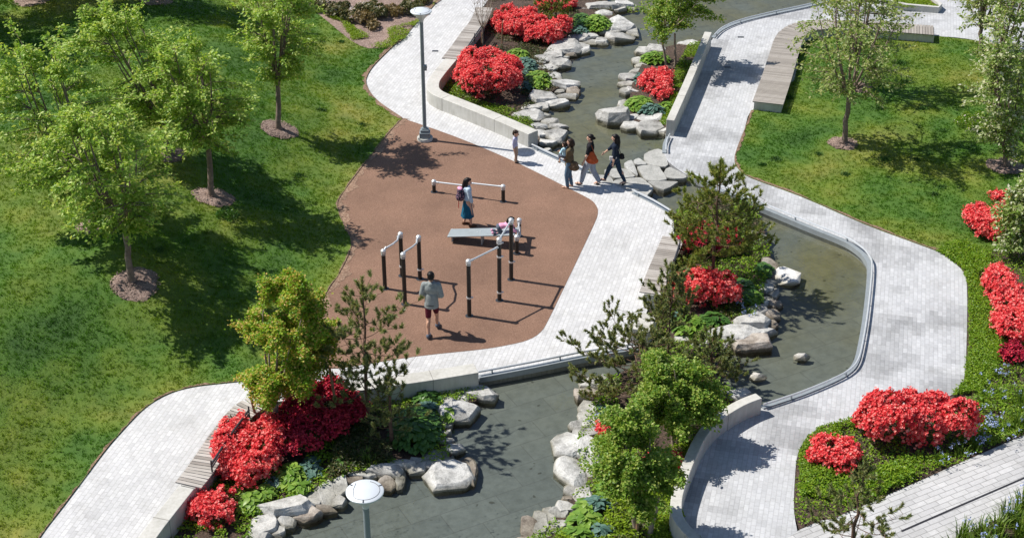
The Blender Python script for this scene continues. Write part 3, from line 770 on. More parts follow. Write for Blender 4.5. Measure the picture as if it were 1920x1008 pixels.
bank([(1265,200,150,80,'long flat pale'),(1150,205,95,100,'upright pale'),(1225,163,120,45,'low grey'),(1065,250,110,75,'wedge shaped pale'),(1135,297,180,115,'big angular pale',{'rot':12}),
 (1022,308,45,60,'small pale'),(1065,370,70,60,'layered pale'),(1058,415,60,40,'small broken pale'),(1065,465,75,48,'flat light'),(1105,510,105,62,'tilted flat'),(1050,560,85,90,'rounded pale'),(985,570,80,95,'upright grey'),
 (1100,650,215,140,'very large mottled',{'k':.16,'rot':10}),(1195,630,75,130,'dark wet',B),(903,605,90,80,'grey pointed'),(815,597,115,72,'grey faceted'),(717,632,145,78,'wide flat grey'),(815,672,42,90,'narrow upright'),(738,695,80,75,'dark wet low',B),
 (600,650,130,52,'low flat dark grey'),(553,690,85,45,'small brown',B),(465,715,90,105,'tall pointed'),(393,760,92,130,'tall leaning pale'),(325,772,85,110,'grey upright'),(460,802,75,65,'small pale'),(372,850,115,42,'low wet dark',B),
 (285,872,125,85,'wet brown',B),(165,832,245,125,'long oblong pale',{'rot':14}),(100,925,45,35,'tiny grey'),(168,920,85,60,'small tilted pale'),(42,940,130,115,'big blocky pale'),(120,975,75,60,'small flat grey'),(10,1010,130,60,'low broad grey')],
 480, 672, 3, 'along the lower left bank from the seat wall end', 'rocks along the lower left bank')
bank([(440,140,95,65,'blocky pale'),(515,135,75,80,'half hidden pale'),(430,205,125,75,'low reddish brown',B),(478,235,60,60,'small reddish',B),(425,288,90,100,'upright grey'),(447,342,105,105,'large faceted pale'),(487,387,80,80,'round grey'),(388,378,95,70,'pale wedge'),
 (412,425,125,85,'pale flat'),(312,488,130,140,'big smooth grey'),(425,508,155,110,'wide flat grey'),(345,625,145,165,'very large rugged pale'),(462,592,115,130,'large grey slab'),(345,738,80,90,'light pointed'),(395,762,100,90,'flat pale'),(312,792,60,35,'low wet brown',B),
 (312,835,100,75,'pale blocky'),(258,872,80,65,'low pale'),(205,905,65,110,'narrow upright pale'),(265,932,75,65,'square pale'),(155,925,80,110,'rounded pale'),(98,950,80,105,'dark wet rounded',B),(225,976,90,40,'thin flat'),(168,1003,90,30,'low pale'),(80,1015,90,40,'dark low',B)],
 960, 672, 3, "down the left bank below the mid pine", 'rocks down the left bank of the lower island')
bank([(1272,205,105,75,'pale angular'),(1200,218,60,60,'small pale')], 960, 672, 3, 'behind the curved thin wall', 'rocks behind the curved thin wall')
bank([(105,530,130,125,'big round speckled white',{'k':.42,'flat':.3,'mat':'rock_white'}),(10,505,75,100,'upright brownish',B),(15,580,55,45,'small grey'),(-15,618,70,60,'grey faceted'),(25,640,55,60,'dark grey'),(-5,685,60,60,'dark blue grey'),(40,705,70,45,'low dark wet',B),(-55,745,95,70,'flat pale'),(25,755,75,60,'dark tilted',B),
 (-85,800,170,115,'big smooth pale'),(15,815,55,60,'small dark wet',B),(-190,880,215,105,'long flat pale',{'rot':12}),(-45,862,150,60,'thin pale tongue'),(-95,915,165,95,'flat brown stained',B),(-150,900,50,40,'small grey'),(-185,935,85,45,'small rust brown',B),(-270,945,75,65,'half hidden pale'),(-370,925,95,60,'half hidden grey'),(-470,905,95,45,'pale half hidden'),(-40,335,85,70,'flat half hidden grey')],
 1440, 336, 3, "down the middle island's right bank", 'rocks down the right bank of the middle island')
bank([(515,35,130,58,'broad flat grey'),(630,25,90,48,'pale flat'),(600,55,60,28,'low grey'),(680,40,38,38,'small grey'),(420,48,60,30,'small flat'),(515,78,85,48,'blocky pale'),(605,142,115,82,'big pale'),(676,170,52,65,'pointed pale'),(540,177,110,40,'flat grey'),(600,210,135,52,'long flat pale'),(505,233,58,42,'small tilted'),(440,242,62,26,'thin grey'),(440,202,70,45,'blocky grey'),(372,216,105,50,'flat weathered'),
 (300,270,135,80,'long angular pale',{'rot':18}),(390,272,65,58,'pale square'),(347,290,40,32,'small dark',B),(325,305,60,28,'low dark',B),(228,308,90,65,'blocky pale'),(296,325,52,26,'small flat'),(277,355,95,52,'flat pale'),(192,337,95,45,'long grey'),(158,352,52,36,'small grey'),(213,382,62,45,'square grey'),(178,386,75,36,'low pale'),(240,435,60,50,'half hidden pale'),(300,475,115,60,'broad pale'),(350,512,62,40,'low dark wet',B),
 (270,518,50,26,'small pale'),(298,545,105,30,'thin dark edged'),(185,550,130,70,'big pale',{'rot':15}),(245,580,112,50,'flat pale'),(172,602,62,40,'small grey'),(102,607,110,40,'long pale'),(102,655,140,62,'large flat pale'),(185,650,62,30,'small pale'),(213,688,72,40,'flat grey'),(157,710,80,45,'low pale'),(255,712,82,42,'pale wedge'),(250,760,112,78,'big blocky pale'),(170,757,80,50,'flat pale'),(207,803,80,42,'low pale'),(160,800,48,30,'small dark',B),(190,846,50,28,'small white'),(150,852,45,25,'tiny white')],
 960, 0, 3, "down the stream's upper left bank", 'rocks down the upper left bank of the stream')
bank([(1000,252,120,38,'pale flat'),(740,290,72,46,'blocky pale'),(812,278,82,50,'broad pale'),(710,342,62,42,'small pale'),(730,373,55,30,'tiny flat'),(715,403,92,30,'thin flat'),(665,437,105,50,'broad pale'),(655,475,92,30,'thin white'),(640,512,60,45,'square pale'),(685,508,62,45,'flat grey'),(632,598,55,60,'upright pale'),(570,650,142,92,'big sloping',{'k':.45}),
 (667,665,75,45,'low grey'),(675,707,100,52,'broad pale'),(766,667,118,55,'flat topped'),(716,686,38,30,'tiny grey'),(770,722,118,66,'big wedge',{'rot':10}),(850,690,62,44,'pale'),(845,732,62,48,'grey'),(880,752,40,26,'tiny pale')],
 960, 0, 3, 'round the small stream island from its top', 'rocks round the small stream island')
rock(1421, 702, 26, 26, 'small white pointed rock standing alone in the right pond', k=.5, flat=.2, seed=5, mat='rock_white')
rock(1503, 665, 28, 21, 'small white rounded rock lying alone in the right pond', k=.42, flat=.3, seed=12, mat='rock_white')
rock(1216, 19, 17, 6, 'tiny flat stone alone in the water at the top', k=.2)
# stepping stones: large flat slabs drawn from their own outlines
def stepping(pxs, label, th=.16, z=.0):
    pl = [G(1100 + x / 6.3, 260 + y / 6.3, z) for x, y in pxs]; cx = sum((p for p in pl), Vector()) / len(pl)
    pl = smooth_line([cx + (p - cx) * 1.02 for p in pl], 2, True); r = random.Random(int(cx.x * 100)); bm = bmesh.new()
    if area2(pl) < 0: pl = pl[::-1]
    n = len(pl); jit = [r.uniform(-.02, .02) for _ in pl]
    rings = [(1.0, z - .40), (1.0, z - .03), (.975, z), ]
    R_ = []
    for f, zz in rings: R_.append([bm.verts.new((cx.x + (p.x - cx.x) * f, cx.y + (p.y - cx.y) * f, zz + (jit[i] * .5 if zz > z - .1 else 0))) for i, p in enumerate(pl)])
    for u, v in zip(R_, R_[1:]):
        for i in range(n): bm.faces.new((u[i], u[(i + 1) % n], v[(i + 1) % n], v[i]))
    bm.faces.new(R_[-1]); bmesh.ops.translate(bm, verts=bm.verts, vec=(-cx.x, -cx.y, 0))
    me = bpy.data.meshes.new('stepping_stone'); bm.to_mesh(me); bm.free()
    o = link('stepping_stone', me, M['slate']); o.location = (cx.x, cx.y, 0); return tag(o, label, 'stepping stone', 'flat stepping stones across the stream')
stepping([(680,180),(800,125),(890,135),(965,305),(870,325),(740,300),(695,270)], 'large flat stepping stone touching the right path, farthest of the crossing')
stepping([(555,255),(600,232),(640,240),(710,295),(650,305),(575,300)], 'small rounded stepping stone behind the others, nearest the stream')
stepping([(445,290),(525,252),(550,280),(605,420),(570,415),(470,355)], 'narrow slanting stepping stone, left of the small rounded one')
stepping([(215,375),(240,360),(440,350),(555,420),(550,450),(330,460),(225,410)], 'flat stepping stone behind the walking woman in navy')
stepping([(60,440),(130,425),(240,435),(310,480),(300,545),(120,470)], 'low flat stone meeting the path edge behind the woman with the orange bag')
stepping([(600,330),(740,310),(860,335),(880,365),(945,480),(750,492),(680,465),(640,400)], 'large cracked flat stepping stone at the middle of the crossing')
stepping([(915,390),(980,335),(1170,430),(1140,470),(950,455)], 'flat stepping stone under the right pond edge, rightmost of the crossing')
stepping([(730,510),(770,497),(1055,500),(1050,525),(910,600),(780,545)], 'pointed flat stepping stone nearest the big pine')
stepping([(330,490),(420,470),(600,455),(660,470),(770,560),(780,600),(720,660),(700,690),(540,640),(330,540)], 'biggest flat stepping stone joining the near path, in the women\'s shadow')
# ------------------------------------------------------------------ foliage tools
def unit(v): return v / (np.linalg.norm(v, axis=-1, keepdims=True) + 1e-9)
def leaf_quads(Pt, D, Nrm, L, W, fold=.18):
    """kite leaves: base, two sides, tip; Pt base (n,3), D direction, Nrm approximate normal"""
    n = len(Pt); D = unit(D); Sd = unit(np.cross(D, Nrm)); U = np.cross(Sd, D)
    L = np.broadcast_to(L, n)[:, None]; W = np.broadcast_to(W, n)[:, None]
    V = np.stack([Pt, Pt + D * L * .45 + Sd * W * .5 + U * W * fold, Pt + D * L, Pt + D * L * .45 - Sd * W * .5 + U * W * fold], 1)
    return V.reshape(-1, 3), np.arange(n * 4).reshape(-1, 4)
def tubes_np(lines, sides=5):
    """many tapered tubes in one mesh: lines = [(pts (k,3), radii (k,))]"""
    Vs = []; Fs = []; o = 0
    ang = np.linspace(0, 2 * np.pi, sides, endpoint=False)
    for pts, rad in lines:
        pts = np.asarray(pts, float); k = len(pts)
        d = unit(np.gradient(pts, axis=0)); ref = np.array([1., .3, .1]) if abs(d[0][2]) > .8 else np.array([0, 0, 1.])
        s = unit(np.cross(d, ref)); u = np.cross(s, d)
        ring = pts[:, None, :] + (s[:, None, :] * np.cos(ang)[None, :, None] + u[:, None, :] * np.sin(ang)[None, :, None]) * np.asarray(rad)[:, None, None]
        Vs.append(ring.reshape(-1, 3))
        i = np.arange(k - 1)[:, None] * sides; j = np.arange(sides)[None, :]; jn = (j + 1) % sides
        Fs.append(np.stack([o + i + j, o + i + jn, o + i + sides + jn, o + i + sides + j], -1).reshape(-1, 4)); o += k * sides
    return np.concatenate(Vs), np.concatenate(Fs)
def bez(a, b, c, k=6):
    t = np.linspace(0, 1, k)[:, None]; return (1 - t) ** 2 * a + 2 * t * (1 - t) * b + t * t * c
LF = {}
LF['cherry'] = mat_leaf('spring_leaf', [(.19, .33, .045), (.26, .42, .07), (.35, .49, .10), (.49, .57, .18)], .40)
LF['cherry2'] = mat_leaf('spring_leaf_dull', [(.16, .25, .06), (.22, .31, .08), (.29, .36, .12), (.42, .44, .24)], .4)
LF['white'] = mat_leaf('blossom_leaf', [(.17, .28, .06), (.24, .34, .09), (.32, .40, .15), (.66, .66, .55)], .4)
LF['maple_y'] = mat_leaf('maple_leaf_yellow', [(.16, .32, .025), (.25, .42, .035), (.38, .49, .055), (.60, .43, .15)], .45, tip=(1.12, 1.05, .9))
LF['maple_g'] = mat_leaf('maple_leaf_green', [(.13, .25, .035), (.19, .33, .05), (.27, .39, .07), (.38, .44, .12)], .42)
LF['needle'] = mat_leaf('pine_needle', [(.14, .205, .045), (.19, .26, .055), (.26, .295, .07), (.35, .34, .11)], .28, tip=(1.12, 1.08, .85))
LF['needle_d'] = mat_leaf('pine_needle_blue', [(.13, .19, .07), (.18, .24, .09), (.24, .27, .11), (.34, .32, .15)], .28, tip=(1.12, 1.06, .85))
LF['azalea_leaf'] = mat_leaf('azalea_leaf', [(.035, .055, .012), (.07, .085, .018), (.12, .11, .03)], .25)
LF['flower'] = mat_leaf('azalea_flower', [(.68, .040, .058), (.80, .080, .090), (.88, .14, .135), (.94, .33, .30)], .36, .5, tip=(1.06, 1.45, 1.35), tcol=(1.1, 1.1, 1.1))
LF['flower_d'] = mat_leaf('azalea_flower_shaded_faded', [(.36, .010, .045), (.50, .020, .055), (.62, .045, .075)], .2, .5, tip=(1.05, 1.3, 1.2), tcol=(1.1, 1.1, 1.1))  # darker red with shade put into the petals; the fading bush uses it too
LF['hosta'] = mat_leaf('hosta_leaf', [(.11, .22, .03), (.15, .29, .045), (.21, .35, .06), (.27, .40, .08)], .3, .38)
LF['hosta_d'] = mat_leaf('hosta_leaf_deep', [(.05, .13, .028), (.07, .17, .036), (.11, .22, .05)], .28, .35)
LF['hosta_b'] = mat_leaf('hosta_leaf_blue', [(.075, .15, .125), (.10, .19, .16), (.14, .24, .20)], .2, .4, tip=(1.05, 1.05, .95))
LF['rhodo'] = mat_leaf('rhododendron_leaf', [(.04, .065, .018), (.08, .105, .03), (.15, .145, .06), (.24, .20, .10)], .2, .4)
LF['rhodo_new'] = mat_leaf('rhododendron_leaf_tan', [(.12, .10, .04), (.24, .17, .08), (.32, .24, .13)], .2, .4)
LF['pinkwhite'] = mat_leaf('pale_blossom', [(.72, .62, .62), (.80, .72, .74), (.76, .58, .62)], .3, .5, tip=(1, 1, 1))
LF['blue'] = mat_leaf('blue_blossom', [(.28, .36, .72), (.40, .48, .80), (.50, .56, .82)], .3, .5, tip=(1, 1, 1))
LF['cover'] = mat_leaf('ground_cover_leaf', [(.11, .22, .012), (.15, .28, .016), (.20, .33, .02), (.25, .36, .03)], .35)
LF['cover_l'] = mat_leaf('lime_cover_leaf', [(.16, .26, .014), (.22, .33, .018), (.29, .40, .03)], .35)
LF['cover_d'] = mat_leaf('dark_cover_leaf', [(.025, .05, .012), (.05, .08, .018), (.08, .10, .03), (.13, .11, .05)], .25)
LF['strap'] = mat_leaf('iris_blade', [(.07, .14, .02), (.11, .19, .025), (.18, .26, .04)], .3)
LF['twig'] = M['bark']

def clump_leaves(C, rad, per, L, W, rng, up=.35, droop=0., axis=None):
    """per leaves round every centre C (n,3)"""
    n = len(C); k = n * per
    P0 = np.repeat(C, per, 0) + rng.normal(0, 1, (k, 3)) * rad * np.array([1, 1, .75])
    D = rng.normal(0, 1, (k, 3)); D[:, 2] = D[:, 2] * .6 - droop
    if axis is not None: D += np.repeat(axis, per, 0) * .8
    Nn = rng.normal(0, .55, (k, 3)); Nn[:, 2] += up * 3
    s = rng.uniform(.65, 1.25, k)
    return leaf_quads(P0, D, Nn, L * s, W * s)

def tree(base, label, ht, fork, R0, cpx=None, name='tree', seed=0, n_att=260, per=16, L=.12, W=.066, mat='cherry', lumps=0, lumpk=.42, prof='vase', lean=(0, 0), trunk_r=.085,
         bark='bark', n_limb=8, spray=.16, long_shoots=18, droop=.35, cx=(0, 0), group=None, multi=1, cat='tree', spread=1.0, squash=1.0):
    """trunk, limbs and twigs grown towards points spread through the crown; leaves sit along the twigs"""
    rng = np.random.default_rng(seed + 100)
    root = empty(name, base, 0, label, cat, group)
    th = fork; H = ht
    F0 = np.array([lean[0], lean[1], th])                       # where the limbs start
    def radius(t):
        if prof == 'vase': return np.interp(t, [0, .12, .35, .6, .8, 1], [.42, .72, .95, 1., .82, .35])
        if prof == 'column': return np.interp(t, [0, .1, .4, .7, 1], [.5, .8, 1., .9, .3])
        if prof == 'dome': return np.interp(t, [0, .15, .45, .7, .88, 1], [.7, .95, 1., .86, .6, .2])
        return np.interp(t, [0, .3, .6, 1], [.7, 1, .9, .35])
    z0 = th * .96
    def axis(t): return np.stack([F0[0] + cx[0] * t, F0[1] + cx[1] * t, z0 + (H - z0) * t], -1)
    # attractors with lumpy density
    A = []
    lump = rng.normal(0, 1, (40, 3))
    while len(A) < n_att:
        t = rng.random() ** .85; a = rng.uniform(0, 2 * np.pi); r = radius(t) * (rng.random() ** .42)
        q = 1 + .22 * math.sin(3 * a + seed) + .16 * math.sin(5 * a + 7 * t + seed * 2)
        p = axis(np.array(t)) + np.array([math.cos(a) * R0 * r * q, math.sin(a) * R0 * r * q * squash, rng.normal(0, .06) * H])
        if p[2] > th * .85: A.append(p)
    A = np.array(A)
    if lumps:                                                   # foliage gathers in rounded pads
        Cc = A[rng.choice(len(A), lumps, replace=False)]; j = np.argmin(((A[:, None] - Cc[None]) ** 2).sum(2), 1); A = A * (1 - lumpk) + Cc[j] * lumpk
    for i in range(long_shoots):
        a = rng.uniform(0, 2 * np.pi); t = rng.uniform(.05, .95); r = radius(t) * rng.uniform(1.0, 1.3)
        A = np.vstack([A, axis(np.array(t)) + np.array([math.cos(a) * R0 * r, math.sin(a) * R0 * r * squash, .12 * H * (t > .8)])])
    lines = []
    tr = []
    for m in range(multi):
        off = np.array([0, 0, 0.]) if multi == 1 else np.array([.16 * math.cos(m * 2.4), .16 * math.sin(m * 2.4), 0])
        k = 7; tt = np.linspace(0, 1, k)
        pts = np.stack([off[0] * (1 + tt * .8) + F0[0] * tt ** 1.3, off[1] * (1 + tt * .8) + F0[1] * tt ** 1.3, tt * th * 1.02 - .05], 1)
        pts[1:-1, :2] += rng.normal(0, trunk_r * .18, (k - 2, 2))
        rr = trunk_r * np.interp(tt, [0, .06, .2, 1], [1.45, 1.12, 1.0, .82]) / math.sqrt(multi)
        tr.append((pts, rr))
    Vt, Ft = tubes_np(tr, 12)
    trunk = link('trunk', np_mesh('trunk', Vt, Ft, smooth=True), M[bark], root)
    # limbs
    nodes = [F0]; nrad = [trunk_r * .6]; 
    NP = [F0.copy()]; NR = [trunk_r * .75]
    for i in range(n_limb):
        a = 2 * np.pi * (i + rng.uniform(-.25, .25)) / n_limb; t = rng.uniform(.62, 1.0); r = radius(t) * rng.uniform(.25, .75) * spread
        e = axis(np.array(t)) + np.array([math.cos(a) * R0 * r, math.sin(a) * R0 * r * squash, 0])
        mid = F0 * .45 + e * .55 + np.array([math.cos(a) * R0 * .12, math.sin(a) * R0 * .12, -.05 * H]) + rng.normal(0, .06, 3) * R0
        pts = bez(F0 + np.array([0, 0, -.04]), mid, e, 9); rr = np.linspace(trunk_r * .5, .012, 9)
        lines.append((pts, rr)); NP += list(pts[1:]); NR += list(rr[1:])
    NPa = np.array(NP); NRa = np.array(NR)
    LC = []; LA = []
    for p in A:
        d = np.linalg.norm(NPa - p, axis=1) + np.where(NPa[:, 2] > p[2] + .1, 1.2, 0)
        j = int(np.argmin(d)); s = NPa[j]
        ln = np.linalg.norm(p - s)
        mid = (s + p) / 2 + np.array([0, 0, .10 * ln]) + rng.normal(0, .08, 3) * ln
        pts = bez(s, mid, p, 5); lines.append((pts, np.linspace(min(NRa[j] * .7, .012 + .008 * ln), .003, 5)))
        nseg = max(2, int(ln / spray)); f = np.linspace(.30, 1.0, nseg + 1)
        for q in f:
            b = (1 - q) ** 2 * s + 2 * q * (1 - q) * mid + q * q * p
            LC.append(b); LA.append((p - s) / (ln + 1e-6))
    Vb, Fb = tubes_np(lines, 5)
    link('branches', np_mesh('branches', Vb, Fb, smooth=True), M[bark], root)
    LC = np.array(LC); LA = np.array(LA)
    V, F = clump_leaves(LC, spray * .42, per, L, W, rng, droop=droop, axis=LA)
    link('crown', np_mesh('crown', V, F), LF[mat], root)
    return root
def tree_px(bp, top_y, fork_px, c_px, wpx, label, z=0, **kw):
    """survey a tree: foot, top row, fork, crown middle and crown width in the photograph"""
    b = GL(*bp) if (z == 0 and bp[0] < 800) else G(*bp, z); ht = height_to(b, top_y)
    fk = height_to(b, fork_px[1]); s = SC(Vector((b.x, b.y, b.z + fk))); lx = (fork_px[0] - P(Vector((b.x, b.y, b.z + fk)))[0]) / s
    cz = (fk + ht) / 2; sc = SC(Vector((b.x, b.y, b.z + cz))); ccx = (c_px[0] - P(Vector((b.x + lx, b.y, b.z + cz)))[0]) / sc
    R0 = wpx / 2 / sc
    return tree(b, label, ht, fk, R0, lean=(lx, 0), cx=(ccx * 2, 0), **kw)
GT = 'young trees on the left lawn'
tree_px((248,529), 212, (235,428), (198,325), 265, 'slender young tree with a pale mulch ring, nearest on the left lawn', seed=1, group=GT, n_att=210, per=10, lumps=34, name='young_tree')
tree_px((398,369), 88, (390,265), (364,172), 195, 'young tree left of the playground beside the small green tuft', seed=2, group=GT, n_att=220, per=10, lumps=36, name='young_tree')
tree_px((316,290), 22, (308,228), (255,125), 220, 'young bright green tree behind the tree nearest the playground grass edge', seed=3, group=GT, n_att=230, per=10, lumps=36, name='young_tree')
tree_px((176,424), 82, (171,375), (112,235), 255, 'wide young tree at the left edge with long drooping shoots', seed=4, group=GT, n_att=220, per=10, lumps=36, long_shoots=34, name='young_tree')
tree_px((523,243), -62, (521,150), (523,45), 165, 'young tree left of the street lamp, cut by the top edge', seed=5, group=GT, n_att=210, per=10, lumps=34, name='young_tree')
tree_px((292,0), -190, (290,-60), (296,-120), 240, 'young tree beyond the top edge left of the rhododendrons, only its mulch ring showing', seed=16, group=GT, n_att=220, per=10, name='young_tree')
tree_px((-60,60), -150, (-60,0), (-50,-60), 300, 'young tree left of the top left corner, its shadow on the grass', seed=17, group=GT, n_att=240, per=10, name='young_tree')
tree_px((60,2), -210, (58,-60), (70,-140), 240, 'young tree beyond the top left corner, its mulch ring showing', seed=15, group=GT, n_att=230, per=10, name='young_tree')
GR = 'trees on the right lawn'
tree_px((1583,270), -35, (1592,178), (1602,85), 235, 'open young tree with a mulch ring in the middle of the right lawn', seed=6, group=GR, mat='cherry2', n_att=150, per=7, name='young_tree', n_limb=9, long_shoots=14)
tree_px((1604,166), -90, (1606,104), (1612,20), 165, 'young tree behind the middle tree of the right lawn', seed=7, group=GR, mat='cherry2', n_att=110, per=6, name='young_tree')
tree_px((1838,96), -120, (1840,55), (1855,0), 130, 'upright young tree beside the plaza at the top right', seed=8, group=GR, mat='cherry2', n_att=130, per=8, prof='column', name='young_tree', long_shoots=14)
tree_px((1872,210), -60, (1868,140), (1893,70), 130, 'tall narrow tree at the right edge behind the white blossom tree', seed=9, group=GR, mat='white', n_att=150, per=9, prof='column', name='young_tree', long_shoots=16, L=.12, W=.07)
tree_px((1886,316), 95, (1885,285), (1882,210), 125, 'narrow white blossoming tree with a mulch ring at the right edge', seed=10, group=GR, mat='white', n_att=190, per=10, prof='column', name='young_tree', L=.12, W=.07, long_shoots=14)
tree_px((1905,480), 335, (1903,462), (1915,405), 80, 'pale leaved shrub among the azaleas at the right edge', seed=11, mat='white', n_att=150, per=13, prof='dome', name='blossom_shrub', L=.115, W=.065, trunk_r=.04, multi=3, cat='shrub', long_shoots=18)
tree_px((513,806), 528, (516,752), (540,650), 205, 'yellow green maple with orange tips above the lower left azaleas', z=Z_B, seed=12, mat='maple_y', n_att=430, per=40, lumps=20, lumpk=.5, prof='dome', name='maple_tree', L=.062, W=.052, bark='bark_pale', trunk_r=.075, droop=.15, spray=.14, long_shoots=4)
tree_px((1276,838), 688, (1270,790), (1262,752), 185, 'leafy green maple behind the other, its crown touching the curved wall', z=Z_B, seed=21, mat='maple_g', n_att=430, per=42, lumps=22, lumpk=.5, prof='dome', name='maple_tree', L=.065, W=.056, bark='bark_pale', trunk_r=.06, droop=.15, spray=.14, multi=2, long_shoots=4)
tree_px((1203,1006), 790, (1207,928), (1190,868), 172, 'leafy green maple at the bottom of the lower island with bare trunks', z=Z_B, seed=13, mat='maple_g', n_att=430, per=40, lumps=24, lumpk=.5, prof='dome', name='maple_tree', L=.065, W=.056, bark='bark_pale', trunk_r=.075, droop=.15, spray=.14, multi=2, long_shoots=4)
tree_px((1256,126), -55, (1250,62), (1274,20), 150, 'small maple with reddish trunk on the stream island behind the azalea', z=Z_B, seed=14, mat='maple_g', n_att=200, per=16, lumps=18, prof='dome', name='maple_tree', L=.09, W=.07, bark='bark_pale', trunk_r=.06, droop=.15, multi=2, long_shoots=8)
# the one bare tree
b = G(905, 90, 0); rng = np.random.default_rng(77); H = height_to(b, -20); root = empty('bare_tree', b, 0, 'leafless young tree with thin grey twigs by the top bench', 'tree')
V, F = tubes_np([(np.array([[0, 0, -.1], [.01, 0, H * .18], [0, .01, H * .36]]), np.array([.028, .024, .02]))], 8); link('trunk', np_mesh('trunk', V, F, smooth=True), M['bark_pale'], root)
ln = []
for i in range(9):
    a = i * 2.4; e = np.array([math.cos(a) * rng.uniform(.15, .5), math.sin(a) * rng.uniform(.15, .5), H * rng.uniform(.75, 1.05)]); s = np.array([0, 0, H * rng.uniform(.30, .36)])
    m = s * .5 + e * .5 + np.array([math.cos(a) * .16, math.sin(a) * .16, -.05]); pts = bez(s, m, e, 7); ln.append((pts, np.linspace(.013, .004, 7)))
    for j in range(7):
        q = pts[rng.integers(2, 7)]; d = rng.normal(0, .14, 3); d[2] = abs(d[2]) + .18; ln.append((bez(q, q + d * .5 + rng.normal(0, .03, 3), q + d, 4), np.linspace(.006, .0025, 4)))
V, F = tubes_np(ln, 5); link('branches', np_mesh('branches', V, F, smooth=True), M['bark_pale'], root)

# ------------------------------------------------------------------ pines: whorled limbs, upturned shoots, needles
def pine(base, label, H, tiers, seed=0, mat='needle', shoot=.20, needle=.085, dens=1.0, trunk_r=.055, first=.15, group=None, leader=True, nb=5, asym=None, curve=.12, spacing=.2):
    """tiers: list of (height fraction, limb length)"""
    rng = np.random.default_rng(seed + 300); root = empty('pine_tree', base, 0, label, 'pine tree', group)
    k = 8; tt = np.linspace(0, 1, k); tp = np.stack([rng.normal(0, .03, k) * tt + .0, rng.normal(0, .03, k) * tt, tt * H], 1); tp[0] = (0, 0, -.1)
    V, F = tubes_np([(tp, trunk_r * (1 - .75 * tt))], 9); link('trunk', np_mesh('trunk', V, F, smooth=True), M['bark_pine'], root)
    zz = np.arange(first, 1.0, spacing / H) if not isinstance(first, (list, tuple)) else np.array(first)
    lines = []; SP_ = []; SD = []
    for f in zz:
        ln0 = np.interp(f, [t[0] for t in tiers], [t[1] for t in tiers]); a0 = rng.uniform(0, 6.28)
        for i in range(nb):
            if rng.random() > .5 + .4 * dens: continue
            a = a0 + 2 * np.pi * i / nb + rng.uniform(-.3, .3); L = ln0 * rng.uniform(.6, 1.12)
            if asym is not None: L *= 1 + asym[1] * math.cos(a - asym[0])
            s = np.array([np.interp(f, tt, tp[:, 0]), np.interp(f, tt, tp[:, 1]), f * H]); d = np.array([math.cos(a), math.sin(a), 0])
            e = s + d * L + np.array([0, 0, L * rng.uniform(.1, .5)]); m = s + d * L * .6 + np.array([0, 0, -curve * L * rng.uniform(0, 1)])
            pts = bez(s, m, e, 7); lines.append((pts, np.linspace(.006 + .007 * L, .003, 7)))
            ns = max(3, int(L / .075 * dens))
            for q in np.linspace(.35, 1., ns):
                p = (1 - q) ** 2 * s + 2 * q * (1 - q) * m + q * q * e
                if rng.random() < .8:
                    b2 = d * rng.uniform(.1, .9) + rng.normal(0, .55, 3); b2[2] = abs(b2[2]) * .7 + .55; b2 = b2 / np.linalg.norm(b2)
                    off = rng.normal(0, 1, 3) * np.array([1, 1, .25]) * .13 * min(1, L); 
                    if np.linalg.norm(off) > .08: lines.append((bez(p, p + off * .6, p + off, 3), np.linspace(.006, .004, 3)))
                    SP_.append(p + off); SD.append(b2 * shoot * rng.uniform(.55, 1.2))
    if leader:
        for f in np.linspace(.85, 1.0, 4): SP_.append(np.array([tp[-1][0] * f, tp[-1][1] * f, H * f])); SD.append(np.array([rng.normal(0, .05), rng.normal(0, .05), shoot * 1.3]))
    SP_ = np.array(SP_); SD = np.array(SD)
    lines += [(np.stack([p, p + d]), np.array([.005, .003])) for p, d in zip(SP_, SD)]
    V, F = tubes_np(lines, 4); link('branches', np_mesh('branches', V, F, smooth=True), M['bark_pine'], root)
    per = 76; n = len(SP_); t = rng.random((n, per, 1)) ** .8
    Pt = (SP_[:, None] + SD[:, None] * t).reshape(-1, 3)
    ax = np.repeat(unit(SD), per, 0); D = rng.normal(0, 1, (n * per, 3)); D = unit(D - ax * (D * ax).sum(1, keepdims=True)) * .75 + ax * .75
    Ln = needle * rng.uniform(.6, 1.2, n * per); Dn = unit(D); Sd = unit(np.cross(Dn, rng.normal(0, 1, (n * per, 3)))) * .0115
    V = np.stack([Pt - Sd, Pt + Sd, Pt + Dn * Ln[:, None]], 1).reshape(-1, 3)
    link('needles', np_mesh('needles', V, np.arange(len(V)).reshape(-1, 3)), LF[mat], root)
    return root
def pine_px(bp, ty, wpx, label, z=0, tiers=None, **kw):
    b = G(*bp, z); H = height_to(b, ty); Rm = wpx / 2 / SC(Vector((b.x, b.y, b.z + H * .4)))
    return pine(b, label, H, [(f, r * Rm) for f, r in tiers], **kw)
pine_px((1335,535), 318, 190, 'dense dark pine beside the right pond above the red azalea', z=Z_B, tiers=[(0, .8), (.2, 1), (.55, .95), (.8, .6), (1, .2)], seed=1, dens=.95, nb=6, first=.3, spacing=.28, needle=.11, shoot=.24)
pine_px((692,795), 540, 215, 'sparse thin pine with bare limbs in front of the playground', z=Z_B, tiers=[(0, .5), (.25, .9), (.5, 1), (.75, .7), (1, .25)], seed=2, mat='needle_d', dens=.7, nb=5, spacing=.36, needle=.11, first=.25)
pine_px((1252,668), 512, 105, 'slim young pine with bare lower trunk beside the concrete block', z=Z_B, tiers=[(0, .3), (.45, .9), (.6, 1), (.8, .75), (1, .3)], seed=3, mat='needle_d', dens=1.0, nb=5, spacing=.17, first=.42, trunk_r=.035)
